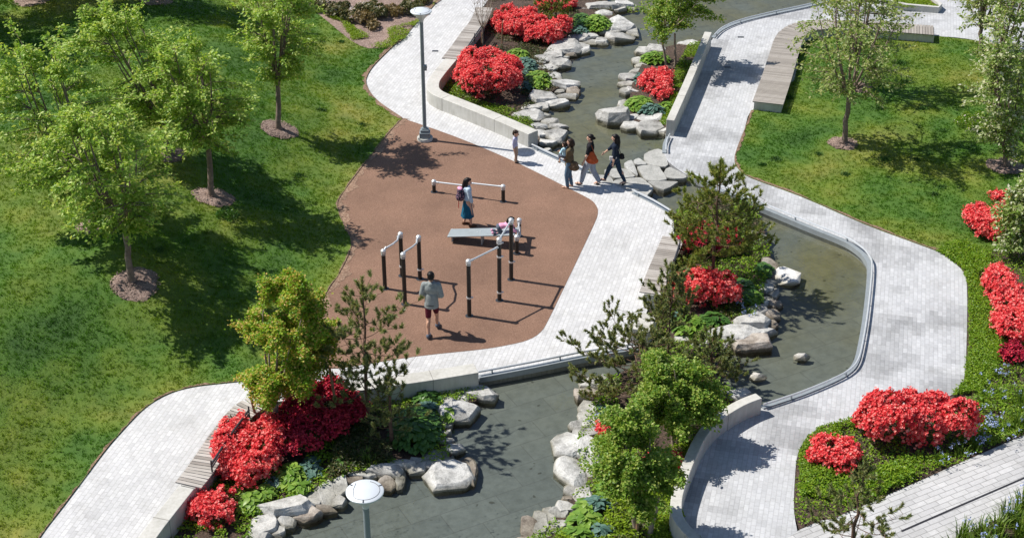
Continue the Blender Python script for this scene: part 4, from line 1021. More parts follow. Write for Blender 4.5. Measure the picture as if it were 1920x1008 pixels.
pine_px((1200,735), 640, 260, 'low spreading pine reaching over the lower pond rail', z=Z_B, tiers=[(0, .8), (.5, 1), (1, .5)], seed=4, mat='needle_d', dens=1.05, nb=7, spacing=.26, first=.2, asym=(3.14, .25))
pine_px((1330,722), 632, 130, 'bushy low pine with pale shoots behind the leafy maple', z=Z_B, tiers=[(0, .9), (.5, 1), (1, .3)], seed=5, mat='needle_d', dens=1.1, nb=5, spacing=.22, first=.15)
pine_px((1592,1062), 880, 190, 'wiry pine cut by the bottom edge in front of the red azaleas', tiers=[(0, .9), (.4, 1), (.55, .9), (.75, .35), (1, .12)], seed=6, mat='needle_d', dens=.72, nb=5, spacing=.30, first=.2)
pine_px((1042,52), -10, 75, 'dark dwarf pine behind the top azaleas', z=Z_B, tiers=[(0, 1), (.6, .8), (1, .4)], seed=7, dens=1.0, nb=6, spacing=.26, first=.1)
pine_px((735,835), 700, 110, 'small shaded pine with a golden shoot behind the deep green hostas', z=Z_B, tiers=[(0, .8), (.5, 1), (1, .4)], seed=8, mat='needle_d', dens=.7, nb=5, spacing=.3, first=.1)

# ------------------------------------------------------------------ bushes
def dome_points(lobes, n, rng, fill=.0):
    """points and normals on the outside of a heap of ellipsoid lobes [(x,y,z,rx,ry,rz)]"""
    lb = np.array(lobes); w = lb[:, 3] * lb[:, 4] + lb[:, 3] * lb[:, 5]; idx = rng.choice(len(lb), n * 3, p=w / w.sum())
    d = unit(rng.normal(0, 1, (n * 3, 3))); d[:, 2] = np.where(d[:, 2] < -.25, -d[:, 2], d[:, 2])
    r = lb[idx, 3:6] * (1 - fill * rng.random((n * 3, 1)))
    Pp = lb[idx, :3] + d * r; nn = unit(d / lb[idx, 3:6])
    keep = np.ones(len(Pp), bool)
    for i, l in enumerate(lb): keep &= ~((idx != i) & ((((Pp - l[:3]) / (l[3:6] * .93)) ** 2).sum(1) < 1))
    keep &= Pp[:, 2] > .03
    return Pp[keep][:n], nn[keep][:n]
def lobes_for(a, b, h, rng, k=9):
    out = [(0, 0, h * .32, a * .68, b * .68, h * .50)]
    for i in range(k):
        t = 2 * np.pi * i / k + rng.uniform(-.3, .3); q = rng.uniform(.42, .80)
        s = rng.uniform(.20, .44); out.append((a * q * math.cos(t), b * q * math.sin(t), h * rng.uniform(.3, .62), a * s, b * s * 1.1, h * rng.uniform(.32, .45)))
    return out
def survey_bush(px, py, w, h, z, kk=.62):
    """visible box centre/size in the photograph -> foot point, half width, half depth, height"""
    s = SC(G(px, py, z)); pl = PITCH + math.atan((py - 504) / FPX); a = w / 2 / s
    H = kk * a * 1.25; H = min(H, h / s / math.cos(pl) * .62)
    b = max(.45 * a, (h / s - H * math.cos(pl) * .8) / 2 / math.sin(pl))
    c = G(px, py, z + H * .5); return Vector((c.x, c.y, z)), a, b, H
def azalea(px, py, w, h, label, z=None, seed=0, mat='flower', dens=1.0, cover=.70, lean=0, parts=None):
    z = Z_B if z is None else z; c, a, b, H = survey_bush(px, py, w, h, z); rng = np.random.default_rng(seed + 500)
    root = empty('azalea_bush', c, 0, label, 'azalea bush', 'red azalea bushes'); lb = lobes_for(a * .93, b * .93, H, rng, 8 + int(a * 4))
    S_ = 2 * math.pi * ((a * b + (a + b) / 2 * H) / 2) * 1.5
    # stems and leaves
    nl = int(S_ * 260); Pp, nn = dome_points(lb, nl, rng, .35)
    V, F = leaf_quads(Pp - nn * .03, nn * .5 + rng.normal(0, .6, Pp.shape), nn + rng.normal(0, .4, Pp.shape), .075 * rng.uniform(.7, 1.2, len(Pp)), .035)
    link('leaves', np_mesh('leaves', V, F), LF['azalea_leaf'], root)
    st = []
    for i in range(26):
        e = Pp[rng.integers(len(Pp))] * .85; st.append((bez(np.array([e[0] * .1, e[1] * .1, 0]), e * np.array([.6, .6, .4]), e, 4), np.linspace(.014, .006, 4)))
    V, F = tubes_np(st, 4); link('stems', np_mesh('stems', V, F), M['bark'], root)
    # flower trusses: five-petalled funnels bunched together
    nt_ = int(S_ * 330 * dens); Pp, nn = dome_points(lb, nt_, rng, .06)
    hole = vnoise(Pp[:, 0] + 9, Pp[:, 1] * 1 + Pp[:, 2] * 1.3 + 9, .11, seed) * .65 + vnoise(Pp[:, 0] + 4, Pp[:, 1] + Pp[:, 2] + 4, .25, seed + 3) * .35
    kp = hole < np.quantile(hole, cover); Pp, nn = Pp[kp], nn[kp]; Pp = Pp + nn * rng.normal(.01, .035, (len(Pp), 1))
    per = 4; C = np.repeat(Pp, per, 0) + rng.normal(0, .028, (len(Pp) * per, 3)); nf = unit(np.repeat(nn, per, 0) + rng.normal(0, .38, C.shape) + np.array([-.12, 0, .30]))
    t1 = unit(np.cross(nf, rng.normal(0, 1, C.shape))); t2 = np.cross(nf, t1); Rf = (.031 * rng.uniform(.75, 1.25, len(C)))[:, None]
    ang = np.arange(5) * 2 * np.pi / 5
    rim = C[:, None] + nf[:, None] * .014 + (t1[:, None] * np.cos(ang)[None, :, None] + t2[:, None] * np.sin(ang)[None, :, None]) * Rf[:, None]
    V = np.concatenate([C[:, None] - nf[:, None] * .008, rim], 1); o = np.arange(len(C))[:, None] * 6
    F = np.stack([np.concatenate([o, o + 1 + k, o + 1 + (k + 1) % 5], 1) for k in range(5)], 1).reshape(-1, 3)
    link('flowers', np_mesh('flowers', V.reshape(-1, 3), F), LF[mat], root)
    return root
azalea(910,138,152,108, 'big dome of coral red azalea inside the curved planter wall', seed=1)
azalea(965,35,90,62, 'red azalea at the top beside the bare twiggy tree', seed=2)
azalea(1015,55,120,60, 'wide red azalea at the top in front of the dwarf pine', seed=3, cover=.74)
azalea(1040,8,90,30, 'red azalea at the very top edge behind the dwarf pine', seed=14, cover=.7)
azalea(1233,157,68,66, 'single red azalea on the small stream island', seed=4)
azalea(1322,540,132,92, 'red azalea under the dense pine by the right pond', seed=5)
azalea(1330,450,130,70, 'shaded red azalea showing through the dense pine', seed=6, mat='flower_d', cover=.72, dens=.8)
azalea(1150,803,50,72, 'small patchy red azalea half hidden by the leafy maple', seed=7, cover=.75)
azalea(1240,868,90,50, 'dim red azalea under the leafy maple by the curved wall', seed=15, cover=.8, dens=.7)
azalea(1568,848,98,84, 'compact coral azalea nearest the lower right path', z=0, seed=8)
azalea(1712,785,228,122, 'very wide coral azalea in the right bed beside the walkway', z=0, seed=9, cover=.76)
azalea(396,950,98,92, 'round red azalea nearest the bottom seat wall', seed=10)
azalea(466,842,165,160, 'long red azalea beside the bottom slatted bench', seed=11)
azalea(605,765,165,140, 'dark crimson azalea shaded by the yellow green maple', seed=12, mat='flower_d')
azalea(545,815,130,100, 'shaded crimson azalea in front of the yellow green maple trunk', seed=13, mat='flower_d')
azalea(1848,415,95,92, 'red azalea at the lawn corner left of the pale shrub', z=0, seed=16)
azalea(1886,548,84,150, 'tall red azalea at the right edge below the pale shrub', z=0, seed=17)
azalea(1902,610,84,84, 'red azalea at the right edge in the middle of its row', z=0, seed=18)
azalea(1898,660,66,52, 'fading thin azalea at the right edge above the irises', z=0, seed=19, mat='flower_d', cover=.78, dens=.6)
azalea(1890,372,66,44, 'red azalea behind the pale shrub at the right edge', z=0, seed=20, cover=.6)

def rhodo(px, py, w, h, label, seed, mat='rhodo', bloom=0):
    c, a, b, H = survey_bush(px, py, w, h, 0.02, .9); rng = np.random.default_rng(seed + 700); root = empty('rhododendron_bush', c, 0, label, 'rhododendron', 'rhododendrons at the top path')
    lb = lobes_for(a * .92, b * .92, H, rng, 7); n = int((a * b + a * H) * 6.3 * 110); Pp, nn = dome_points(lb, n, rng, .3)
    # leaves in whorls
    per = 5; C = np.repeat(Pp, per, 0); nf = np.repeat(nn, per, 0); D = unit(np.cross(nf, rng.normal(0, 1, C.shape))) * .85 + nf * .35
    V, F = leaf_quads(C, D, nf, .115 * rng.uniform(.7, 1.2, len(C)), .042); link('leaves', np_mesh('leaves', V, F), LF[mat], root)
    if bloom:
        Pb, nb = dome_points(lb, bloom, rng); Pb = Pb[Pb[:, 2] > H * .35]; per = 22; C = np.repeat(Pb, per, 0) + rng.normal(0, .05, (len(Pb) * per, 3)); nf = rng.normal(0, 1, C.shape)
        V, F = leaf_quads(C, nf, rng.normal(0, 1, C.shape), .06, .05); link('blossoms', np_mesh('blossoms', V, F), LF['pinkwhite'], root)
    V, F = tubes_np([(bez(np.array([0, 0, 0.]), np.array([e[0] * .5, e[1] * .5, .1]), e * .8, 4), np.linspace(.02, .008, 4)) for e in Pp[:14]], 4); link('stems', np_mesh('stems', V, F), M['bark'], root)
for i, (px, py, w, h, lb_, mt, bl) in enumerate([
    (600,8,50,34,'dark rhododendron with a few pale blooms nearest the top left lawn','rhodo',5),(632,18,46,36,'green rhododendron second from the lawn edge','rhodo',0),(690,14,52,36,'rhododendron with large whitish flower heads','rhodo',9),
    (658,27,38,34,'rhododendron with white blooms on its left side','rhodo',6),(682,33,38,34,'tan tipped rhododendron in front of the flowering ones','rhodo_new',0),(711,22,40,34,'rhododendron with one white flower head','rhodo',3),
    (741,20,48,26,'broad rhododendron with pale new leaves','rhodo_new',0),(699,46,28,24,'small brownish rhododendron alone on the bare mulch','rhodo_new',0),(770,12,44,40,'glossy dark green shrub behind the lamp head','rhodo',0),(795,0,36,20,'light green shrub beside the top of the path','rhodo',0)]):
    rhodo(px, py, w, h, lb_, i, mt, bl)

# ------------------------------------------------------------------ hostas
def hosta(px, py, w, h, label, seed, mat='hosta', z=None, L=.24):
    z = Z_B if z is None else z; c, a, b, H = survey_bush(px, py, w, h, z, .5); rng = np.random.default_rng(seed + 900)
    root_n = max(24, int(a * b * 3.14 * 210)); k = root_n
    t = rng.uniform(0, 6.283, k); q = np.sqrt(rng.random(k)); hx, hy = a * q * np.cos(t) * .86, b * q * np.sin(t) * .86
    hz = H * (1 - .75 * q ** 2) * rng.uniform(.75, 1.05, k) + .04
    ph = np.arctan2(hy, hx) + rng.normal(0, .55, k); Ls = L * rng.uniform(.65, 1.2, k); Ws = Ls * rng.uniform(.55, .72, k); sl = rng.uniform(.15, .6, k)
    rad = np.stack([np.cos(ph), np.sin(ph), np.zeros(k)], 1); sd = np.stack([-np.sin(ph), np.cos(ph), np.zeros(k)], 1); up = np.array([0, 0, 1.])
    prof_w = np.array([.10, .78, 1.0, .72, .0]); prof_s = np.array([0, .22, .48, .78, 1.05])
    V = []
    for w_, s_ in zip(prof_w, prof_s):
        drop = -sl * Ls * s_ ** 1.7 * .8 + .10 * Ls * s_
        cen = np.stack([hx, hy, hz], 1) + rad * (Ls * s_ - Ls * .35)[:, None] + up * drop[:, None]
        for sgn in (-1, 0, 1): V.append(cen + sd * (Ws * w_ * .5 * sgn)[:, None] + up * (abs(sgn) * Ws * w_ * .14)[:, None])
    V = np.stack(V, 1).reshape(-1, 3); o = np.arange(k)[:, None] * 15; F = []
    for r_ in range(4):
        for s_ in range(2):
            i = r_ * 3 + s_; F.append(np.concatenate([o + i, o + i + 1, o + i + 4, o + i + 3], 1))
    F = np.stack(F, 1).reshape(-1, 4)
    # stalks in the same plant
    st = [(np.array([[hx[i] * .2, hy[i] * .2, 0], [hx[i] * .7, hy[i] * .7, hz[i] * .6], [hx[i], hy[i], hz[i]]]), np.array([.007, .006, .005])) for i in range(0, k, 3)]
    Vs, Fs = tubes_np(st, 4); F = np.concatenate([F, Fs + len(V)]); V = np.concatenate([V, Vs])
    o = link('hosta_plant', np_mesh('hosta_plant', V, F, smooth=True), LF[mat]); o.location = c
    return tag(o, label, 'hosta', 'hosta clumps')
HS = [(778,800,104,118,'largest deep green hosta clump on the lower left island','hosta_d'),(800,745,60,46,'green hosta clump below the concrete seat wall','hosta_d'),(842,775,40,40,'small light hosta behind the wall end rocks','hosta'),
 (545,890,66,66,'light green hosta between the azaleas and the oblong rock','hosta'),(583,878,42,60,'blue green hosta right of the light green one','hosta_b'),(492,926,52,44,'green hosta beside the round red azalea','hosta'),(470,940,52,54,'leafy green hosta nearest the round red azalea','hosta'),(517,905,40,36,'blue green hosta behind the blocky rocks','hosta_b'),
 (800,764,50,30,'bluish hosta in front of the seat wall','hosta_b'),(748,818,44,60,'dark hosta on the shaded side of the largest clump','hosta_d'),
 (1008,148,56,48,'light green hosta beside the big planter azalea','hosta'),(985,122,46,44,'blue green hosta behind the big planter azalea','hosta_b'),(970,102,46,32,'light hosta above the blue green one','hosta'),(990,160,34,24,'small blue hosta at the rocks by the planter azalea','hosta_b'),
 (1118,42,64,42,'light green hosta among the top left bank rocks','hosta'),(1092,40,44,46,'dark blue green hosta beside the top azaleas','hosta_d'),(1088,58,34,26,'small bluish hosta in front of the top azaleas','hosta_b'),
 (1228,108,58,32,'green hosta below the stream island maple','hosta'),(1202,148,30,30,'pale hosta left of the stream island azalea','hosta_b'),(1200,194,58,42,'light hosta at the lower left of the stream island','hosta'),(1222,206,56,28,'blue green hosta at the foot of the stream island azalea','hosta_b'),(1250,200,34,26,'light hosta by the thin wall foot','hosta'),
 (1395,545,56,66,'dark blue green hosta right of the pond azalea','hosta_d'),(1412,556,40,44,'light green hosta above the right bank rocks','hosta'),(1432,505,40,38,'green hosta under the dense pine','hosta_d'),(1290,608,76,56,'bright green hosta below the pond azalea','hosta'),(1338,600,66,40,'green hosta behind the big smooth bank rock','hosta_d'),(1272,596,36,28,'small blue green hosta by the concrete block','hosta_b'),
 (1148,915,66,54,'bright green hosta under the leafy maple','hosta'),(1120,945,64,40,'blue green hosta in the middle of the lower island','hosta_b'),(1098,975,70,60,'bright green hosta at the bottom of the lower island','hosta'),(1125,995,60,44,'blue hosta at the bottom edge','hosta_b'),(1140,880,54,44,'light hosta beside the big bank slabs','hosta'),(1078,1000,60,36,'lime hosta at the bottom edge beside rocks','hosta'),(1168,890,50,44,'bright hosta under the low left side of the leafy maple','hosta'),(1100,950,50,40,'light green hosta behind the pale bank rocks','hosta'),(1090,1002,60,40,'broad light hosta at the bottom edge left of the stake','hosta'),(560,915,46,40,'light green hosta behind the tall leaning rock','hosta'),(640,868,40,30,'dim hosta in the shade of the small pine','hosta_d'),(1130,772,22,30,'small blue green plant above the patchy azalea','hosta_b')]
for i, (px, py, w, h, lb_, mt) in enumerate(HS): hosta(px, py, w, h, lb_, i, mt, L=.155 if w < 45 else .185)

# ------------------------------------------------------------------ ground cover, irises and low planting (nobody could count them)
def cover(name, poly, dens, mat, label, seed, h=.16, L=.05, W=.035, z=None, lump=.5, per=1, cat='ground cover', blank=.12):
    rng = np.random.default_rng(seed + 1200); X, Y = scatter(poly, dens * 2.0, rng); z = Z_B if z is None else z
    f = vnoise(X, Y, .55, seed) * .6 + vnoise(X, Y, .22, seed + 1) * .4; hole = vnoise(X, Y, .7, seed + 2); k = hole > np.quantile(hole, blank)
    X, Y, f = X[k], Y[k], f[k]; n = len(X)
    Zt = z + h * (.25 + lump * 1.5 * f); Z = Zt - rng.random(n) ** 2 * h * .6
    Pt = np.stack([X, Y, np.maximum(Z, z + .01)], 1); D = rng.normal(0, 1, (n, 3)); D[:, 2] = np.abs(D[:, 2]) * .4
    Nn = rng.normal(0, .5, (n, 3)); Nn[:, 2] += 1.1; s = rng.uniform(.6, 1.3, n)
    V, F = leaf_quads(Pt, D, Nn, L * s, W * s); o = link(name, np_mesh(name, V, F), LF[mat]); return tag(o, label, cat, kind='stuff')
def px_poly(p, z=0): return px_line(p, z)
cover('ground_cover', px_poly([(1755,470),(1803,503),(1815,535),(1816,650),(1808,716),(1783,744),(1840,735),(1872,690),(1885,640),(1870,600),(1862,540),(1856,480),(1810,455),(1775,460)]), 1500, 'cover', 'dense bright green ground cover strip along the right path', 1, z=0, h=.17, blank=.04)
cover('ground_cover', px_poly([(1497,850),(1514,822),(1541,802),(1592,790),(1700,767),(1640,800),(1600,820),(1560,830),(1530,880),(1530,930),(1500,930)]), 1300, 'cover', 'green ground cover round the compact coral azalea', 2, z=0, blank=.08)
cover('ground_cover', px_poly([(1500,930),(1530,880),(1640,885),(1730,850),(1760,870),(1640,935),(1560,968),(1500,980)]), 800, 'cover', 'patchy green ground cover between coral azaleas and walkway', 3, z=0, h=.2, blank=.28, L=.07, W=.045)
cover('ground_cover', px_poly([(838,135),(812,155),(818,172),(870,195),(1000,247),(1000,225),(960,205),(900,190),(850,160)]), 900, 'cover', 'low green planting inside the curved planter wall', 4, h=.15, blank=.1)
cover('ground_cover', px_poly([(1290,85),(1325,78),(1300,140),(1262,232),(1235,236),(1255,190),(1265,130)]), 1100, 'cover', 'green ground cover on the stream island along the thin wall', 5, h=.16, blank=.08)
cover('ground_cover', px_poly([(1255,840),(1310,825),(1293,870),(1275,930),(1285,985),(1330,1050),(1215,1050),(1215,920)]), 1300, 'cover_l', 'lime green ground cover inside the curved wall', 6, h=.2, blank=.05)
cover('ground_cover', px_poly([(790,728),(890,724),(858,752),(810,745),(740,765),(690,770),(680,745)]), 800, 'cover', 'light green low plants under the seat wall', 7, h=.2, blank=.2)
cover('ground_cover', px_poly([(350,940),(420,990),(440,1050),(300,1050),(320,985)]), 700, 'cover', 'small leafy plants in the bed corner by the bottom seat wall', 8, h=.2, blank=.15)
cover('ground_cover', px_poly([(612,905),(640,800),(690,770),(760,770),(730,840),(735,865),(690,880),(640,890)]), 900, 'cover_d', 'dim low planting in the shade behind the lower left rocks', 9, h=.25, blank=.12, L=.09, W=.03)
cover('ground_cover', px_poly([(605,30),(640,45),(665,75),(700,92),(690,70),(650,45),(625,28)]), 900, 'cover_l', 'light green low plants at the lawn corner below the rhododendrons', 10, z=.02, blank=.2)
cover('ground_cover', px_poly([(640,48),(670,55),(680,75),(660,78)]), 900, 'cover_l', 'yellow green tufts on the mulch beside the rhododendrons', 11, z=.02, blank=.1)
cover('ground_cover', px_poly([(725,60),(780,42),(812,15),(825,0),(800,25),(760,75),(735,85)]), 800, 'cover_l', 'light green low plants along the top path edge', 12, z=.02, blank=.15)
cover('ground_cover', px_poly([(700,80),(760,70),(735,92),(705,95)]), 700, 'cover_l', 'sparse green plants at the tip of the rhododendron bed', 13, z=.02, blank=.2)
cover('ground_cover', px_line([(1652,8),(1690,-12),(1738,1),(1760,17),(1700,16)], .12), 1500, 'cover_l', 'bright green low planting in the small plaza planter', 14, z=.12, h=.14, blank=0)
cover('ground_cover', px_poly([(900,95),(960,80),(1040,95),(1010,125),(960,100),(915,100)]), 500, 'cover_d', 'thin brownish planting between the top azaleas', 15, blank=.25)
cover('ground_cover', px_poly([(975,170),(1040,165),(1010,190),(980,205)]), 700, 'cover_d', 'thin low plants behind the rocks by the planter', 16, blank=.2)
cover('ground_cover', px_poly([(1150,950),(1230,900),(1225,1040),(1150,1040)]), 420, 'cover_d', 'brownish heath plants round the leafy maple trunk', 17, h=.25, blank=.3)
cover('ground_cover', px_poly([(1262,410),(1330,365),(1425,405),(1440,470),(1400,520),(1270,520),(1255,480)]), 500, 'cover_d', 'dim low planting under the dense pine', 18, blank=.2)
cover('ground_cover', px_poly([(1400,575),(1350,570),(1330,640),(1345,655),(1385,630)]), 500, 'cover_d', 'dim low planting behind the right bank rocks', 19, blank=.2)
def straps(name, pts, label, seed, h=.42, nb=34, mat='strap', spread=.16, bloom=0, z=0, cat='iris'):
    rng = np.random.default_rng(seed + 1500); V = []; F = []; o = 0; bp = []
    for (x, y) in pts:
        n = nb; a = rng.uniform(0, 6.28, n); q = rng.random(n) * spread; bx, by = x + q * np.cos(a), y + q * np.sin(a); hh = h * rng.uniform(.6, 1.15, n); ln = rng.uniform(.1, .6, n) * hh
        dx, dy = np.cos(a), np.sin(a); wx, wy = -dy * .011, dx * .011
        p0 = np.stack([bx, by, np.full(n, z)], 1); p1 = np.stack([bx + dx * ln * .35, by + dy * ln * .35, z + hh * .7], 1); p2 = np.stack([bx + dx * ln, by + dy * ln, z + hh * rng.uniform(.8, 1.02, n)], 1); w = np.stack([wx, wy, np.zeros(n)], 1)
        V.append(np.stack([p0 - w, p0 + w, p1 - w, p1 + w, p2], 1).reshape(-1, 3)); i = np.arange(n)[:, None] * 5 + o
        F.append(np.concatenate([i, i + 1, i + 3], 1)); F.append(np.concatenate([i, i + 3, i + 2], 1)); F.append(np.concatenate([i + 2, i + 3, i + 4], 1)); o += n * 5
        for _ in range(bloom): bp.append((x + rng.normal(0, spread), y + rng.normal(0, spread), z + h * rng.uniform(.75, 1.15)))
    ob = link(name, np_mesh(name, np.concatenate(V), np.concatenate(F)), LF[mat]); tag(ob, label, cat, kind='stuff')
    if bp:
        bp = np.array(bp); C = np.repeat(bp, 7, 0) + rng.normal(0, .022, (len(bp) * 7, 3)); V, F = leaf_quads(C, rng.normal(0, 1, C.shape), rng.normal(0, 1, C.shape), .045, .035); link('blossoms', np_mesh('blossoms', V, F), LF['blue'], ob)
    return ob
cover('ground_cover', px_poly([(1700,870),(1640,880),(1620,900),(1640,930),(1780,872),(1920,812),(1935,745),(1905,712),(1840,735),(1800,760),(1815,800),(1760,860)]), 520, 'cover', 'mixed green low planting along the walkway edge', 21, z=0, h=.2, blank=.2, L=.08, W=.03)
cover('ground_cover', px_poly([(1840,735),(1905,712),(1935,720),(1935,660),(1890,680)]), 300, 'cover_d', 'thin dull planting below the fading azalea', 22, z=0, h=.15, blank=.3)
cover('ground_cover', px_poly([(838,125),(812,152),(820,172),(862,190),(900,150),(870,110)]), 500, 'cover', 'low leafy plants around the big planter azalea', 23, h=.2, blank=.1)
cover('ground_cover', [p for p in BED_A], 300, 'cover', 'mixed green low plants between the azaleas and hostas of the lower left island', 24, h=.18, blank=.3, L=.07, W=.045)
cover('ground_cover', [p for p in BED_B], 300, 'cover', 'mixed green low plants filling the middle and lower islands', 25, h=.18, blank=.28, L=.07, W=.045)
cover('ground_cover', [p for p in BED_D], 220, 'cover_d', 'mixed low plants among the rocks of the upper left bed', 26, h=.14, blank=.35, L=.07, W=.04)
cover('ground_cover', px_poly([(1150,930),(1075,985),(1040,1010),(1150,1060),(1200,1040),(1190,960)]), 500, 'cover_l', 'lime green low plants among the lower island hostas', 27, h=.25, blank=.2, L=.09, W=.05)
cover('ground_cover', [p for p in BED_R], 260, 'cover', 'thin green low plants over the right hand bed', 28, z=0, h=.13, blank=.15, L=.06, W=.04)
rr = np.random.default_rng(5)
def pts_in(pxs, dens): X, Y = scatter(px_line(pxs, 0), dens, rr); return list(zip(X, Y))
straps('iris_bed', pts_in([(1790,1014),(1920,952),(1960,940),(1960,1060),(1750,1060)], 11), 'tall grassy iris blades with a few violet buds at the bottom right corner', 1, h=.5, bloom=1)
straps('bluebell_bed', pts_in([(1745,872),(1800,805),(1815,755),(1860,735),(1905,715),(1935,740),(1935,800),(1830,850)], 6), 'grassy clumps with small light blue flowers between azaleas and walkway', 2, h=.26, nb=24, bloom=4, cat='bluebells')
straps('iris_bed', pts_in([(1895,770),(1935,745),(1935,800),(1905,808)], 9), 'bright green iris blades at the right edge beside the blue flowers', 3, h=.5)
straps('bluebell_bed', pts_in([(1845,690),(1890,685),(1885,720),(1850,720)], 7), 'small blue flowers beside the thin fading azalea', 4, h=.22, nb=16, bloom=5, cat='bluebells')
straps('bluebell_bed', pts_in([(1395,572),(1412,590),(1395,598),(1380,585)], 14), 'tiny pale blue flowers behind the right bank rocks', 5, h=.2, nb=16, bloom=5, z=Z_B, cat='bluebells')
straps('bluebell_bed', pts_in([(1122,795),(1140,785),(1140,830),(1122,835)], 14), 'tiny violet flowers left of the patchy azalea', 6, h=.2, nb=16, bloom=6, z=Z_B, cat='bluebells')
straps('sedge_bed', pts_in([(655,880),(690,850),(735,860),(740,872),(700,884)], 12), 'shaded grassy clumps behind the lower left rocks', 7, h=.3, nb=34, z=Z_B, cat='sedge')
# single tufts on the lawns
def tuft(px, py, w, label, mat, seed, bloom=False):
    c = GL(px, py) if px < 800 else G(px, py, .015); a = w / 2 / SC(c); rng = np.random.default_rng(seed); lb = lobes_for(a, a, a * .7, rng, 6); Pp, nn = dome_points(lb, int(a * a * 5200), rng, .3)
    V, F = leaf_quads(Pp, nn + rng.normal(0, .6, Pp.shape), nn, .07, .04); o = link('leafy_tuft', np_mesh('leafy_tuft', V, F), LF[mat]); o.location = c; tag(o, label, 'plant')
    if bloom:
        Pb, nb = dome_points(lb, int(a * a * 420), rng); V, F = leaf_quads(Pb, rng.normal(0, 1, Pb.shape), nb, .05, .045); link('blossoms', np_mesh('blossoms', V, F), LF['pinkwhite'], o)
tuft(428, 407, 46, 'bright green leafy tuft on the grass below the second mulch ring', 'hosta_d', 3)
tuft(1826, 236, 60, 'low clump of white flowers on the right lawn', 'cover', 4, True)
# ------------------------------------------------------------------ street lamps
def lamp(base, h, label):
    root = empty('street_lamp', base, 0, label, 'street lamp', 'grey lamps with disc heads')
    m = MB(); m.lathe([(.25, 0), (.25, .09), (.235, .11), (.02, .11)], n=28); m.build('footing', M['conc'], root, smooth=True)
    m = MB(); m.box((0, 0, .20), (.33, .33, .18)); m.box((0, 0, .335), (.26, .26, .09)); m.box((0, 0, .40), (.17, .17, .05)); m.build('base_cover', M['lamp_paint'], root, bevel=.012)
    m = MB(); m.tube([(0, 0, .3), (0, 0, h * .55), (0, 0, h - .28)], [.062, .058, .055], 16); m.build('pole', M['lamp_paint'], root, smooth=True)
    m = MB(); m.box((.075, -.02, 2.45), (.10, .12, .17)); m.box((.07, -.02, 2.45), (.13, .08, .06)); m.build('junction_box', M['lamp_paint'], root, bevel=.01)
    m = MB(); m.lathe([(.06, h - .36), (.075, h - .30), (.09, h - .27), (.15, h - .20), (.30, h - .055), (.325, h - .035), (.325, h - .012), (.31, h), (.02, h + .004)], n=40); hd = m.build('lamp_head', M['lamp_white'], root, smooth=True)
    m = MB()
    for k in range(3):
        a = 2.1 * k + .5; m.box((.29 * math.cos(a), .29 * math.sin(a), h + .002), (.055, .018, .012), a)
    for k in range(22):
        a0 = -2.3 + 3.6 * k / 22; a1 = -2.3 + 3.6 * (k + 1) / 22; r_ = .255
        m.tube([(r_ * math.cos(a0), r_ * math.sin(a0), h + .004), (r_ * math.cos(a1), r_ * math.sin(a1), h + .004)], .0035, 4)
    p0 = (.255 * math.cos(-2.3), .255 * math.sin(-2.3), h + .004); p1 = (.255 * math.cos(1.3), .255 * math.sin(1.3), h + .004)
    m.tube([p0, (-.20, .02, h + .004), (-.17, .2, h + .004)], .0035, 4)
    m.build('hatch', M['dark_metal'], hd)
    return root
LAMP_A = G(797, 262, 0); LH = height_to(LAMP_A, 20)
lamp(LAMP_A, LH, 'tall grey street lamp at the upper corner of the playground')
q = G(684, 919, LH); lamp(Vector((q.x, q.y, 0)), LH, 'nearest grey street lamp, its white disc head above the lower pond')

# ------------------------------------------------------------------ exercise stations
def post_mb(h, r=.055): 
    m = MB(); m.tube([(0, 0, 0), (0, 0, h - .10)], r, 14); return m
def post(root, p, h, rings=(), r=.055):
    loc = p - root.location
    m = post_mb(h, r); o = m.build('post', M['black_post'], root, smooth=True); o.location = loc
    m = MB(); m.lathe([(r + .012, h - .12), (r + .014, h - .035), (r * .75, h - .005), (.01, h + .008)], n=16); m.build('cap', M['steel'], o, smooth=True)
    m = MB(); m.lathe([(r + .008, h - .16), (r + .008, h - .14), (.01, h - .14)], n=16); m.build('ring', M['steel'], o, smooth=True)
    for z in rings:
        m = MB(); m.lathe([(r + .01, z - .022), (r + .012, z + .022), (.01, z + .022)], n=16); m.box((r + .03, 0, z), (.05, .03, .03)); m.build('ring', M['steel'], o, smooth=True)
    m = MB(); m.lathe([(r + .05, 0), (r + .05, .012), (.01, .014)], n=16); m.build('foot_plate', M['dark_metal'], o)
    return o
def bar(root, pts, r=.026):
    m = MB(); m.tube([p - root.location for p in pts], r, 10); 
    m.build('bar', M['steel'], root, smooth=True)
    for a, b in ((pts[0], pts[1]), (pts[-1], pts[-2])):
        d = (b - a).normalized(); m = MB(); m.tube([a - root.location + d * .04, a - root.location + d * .15], .032, 10); m.build('clamp', M['steel'], root, smooth=True)
def top(b, h): return Vector((b.x, b.y, h))
gA, gB, gC = G(880, 592, 0), G(936.5, 563, 0), G(958.5, 524, 0)
hA, hB, hC = height_to(gA, 486), height_to(gB, 445), height_to(gC, 409)
rt = empty('pull_up_bars', gB, 0, 'three tall black posts joined by steel pull up bars, one low and one high', 'exercise bars')
post(rt, gA, hA, (.55,)); post(rt, gB, hB, (hA + .05, hA - .35, .25)); post(rt, gC, hC, (.55,))
bar(rt, [top(gA, hA - .07), top(gB, hA - .06)]); bar(rt, [top(gB, hB - .07), top(gC, hB - .07)])
def sbar(root, a, b):
    d = b - a; s = d.cross(Vector((0, 0, 1))).normalized()
    return bar(root, [a, a + d * .12 + Vector((0, 0, .03)), a + d * .36 + s * .10 + Vector((0, 0, .06)), a + d * .64 + s * .10 + Vector((0, 0, .03)), a + d * .88, b])
p1, p2, p3, p4 = G(722, 541, 0), G(754, 517, 0), G(759.5, 570, 0), G(787.5, 523, 0)
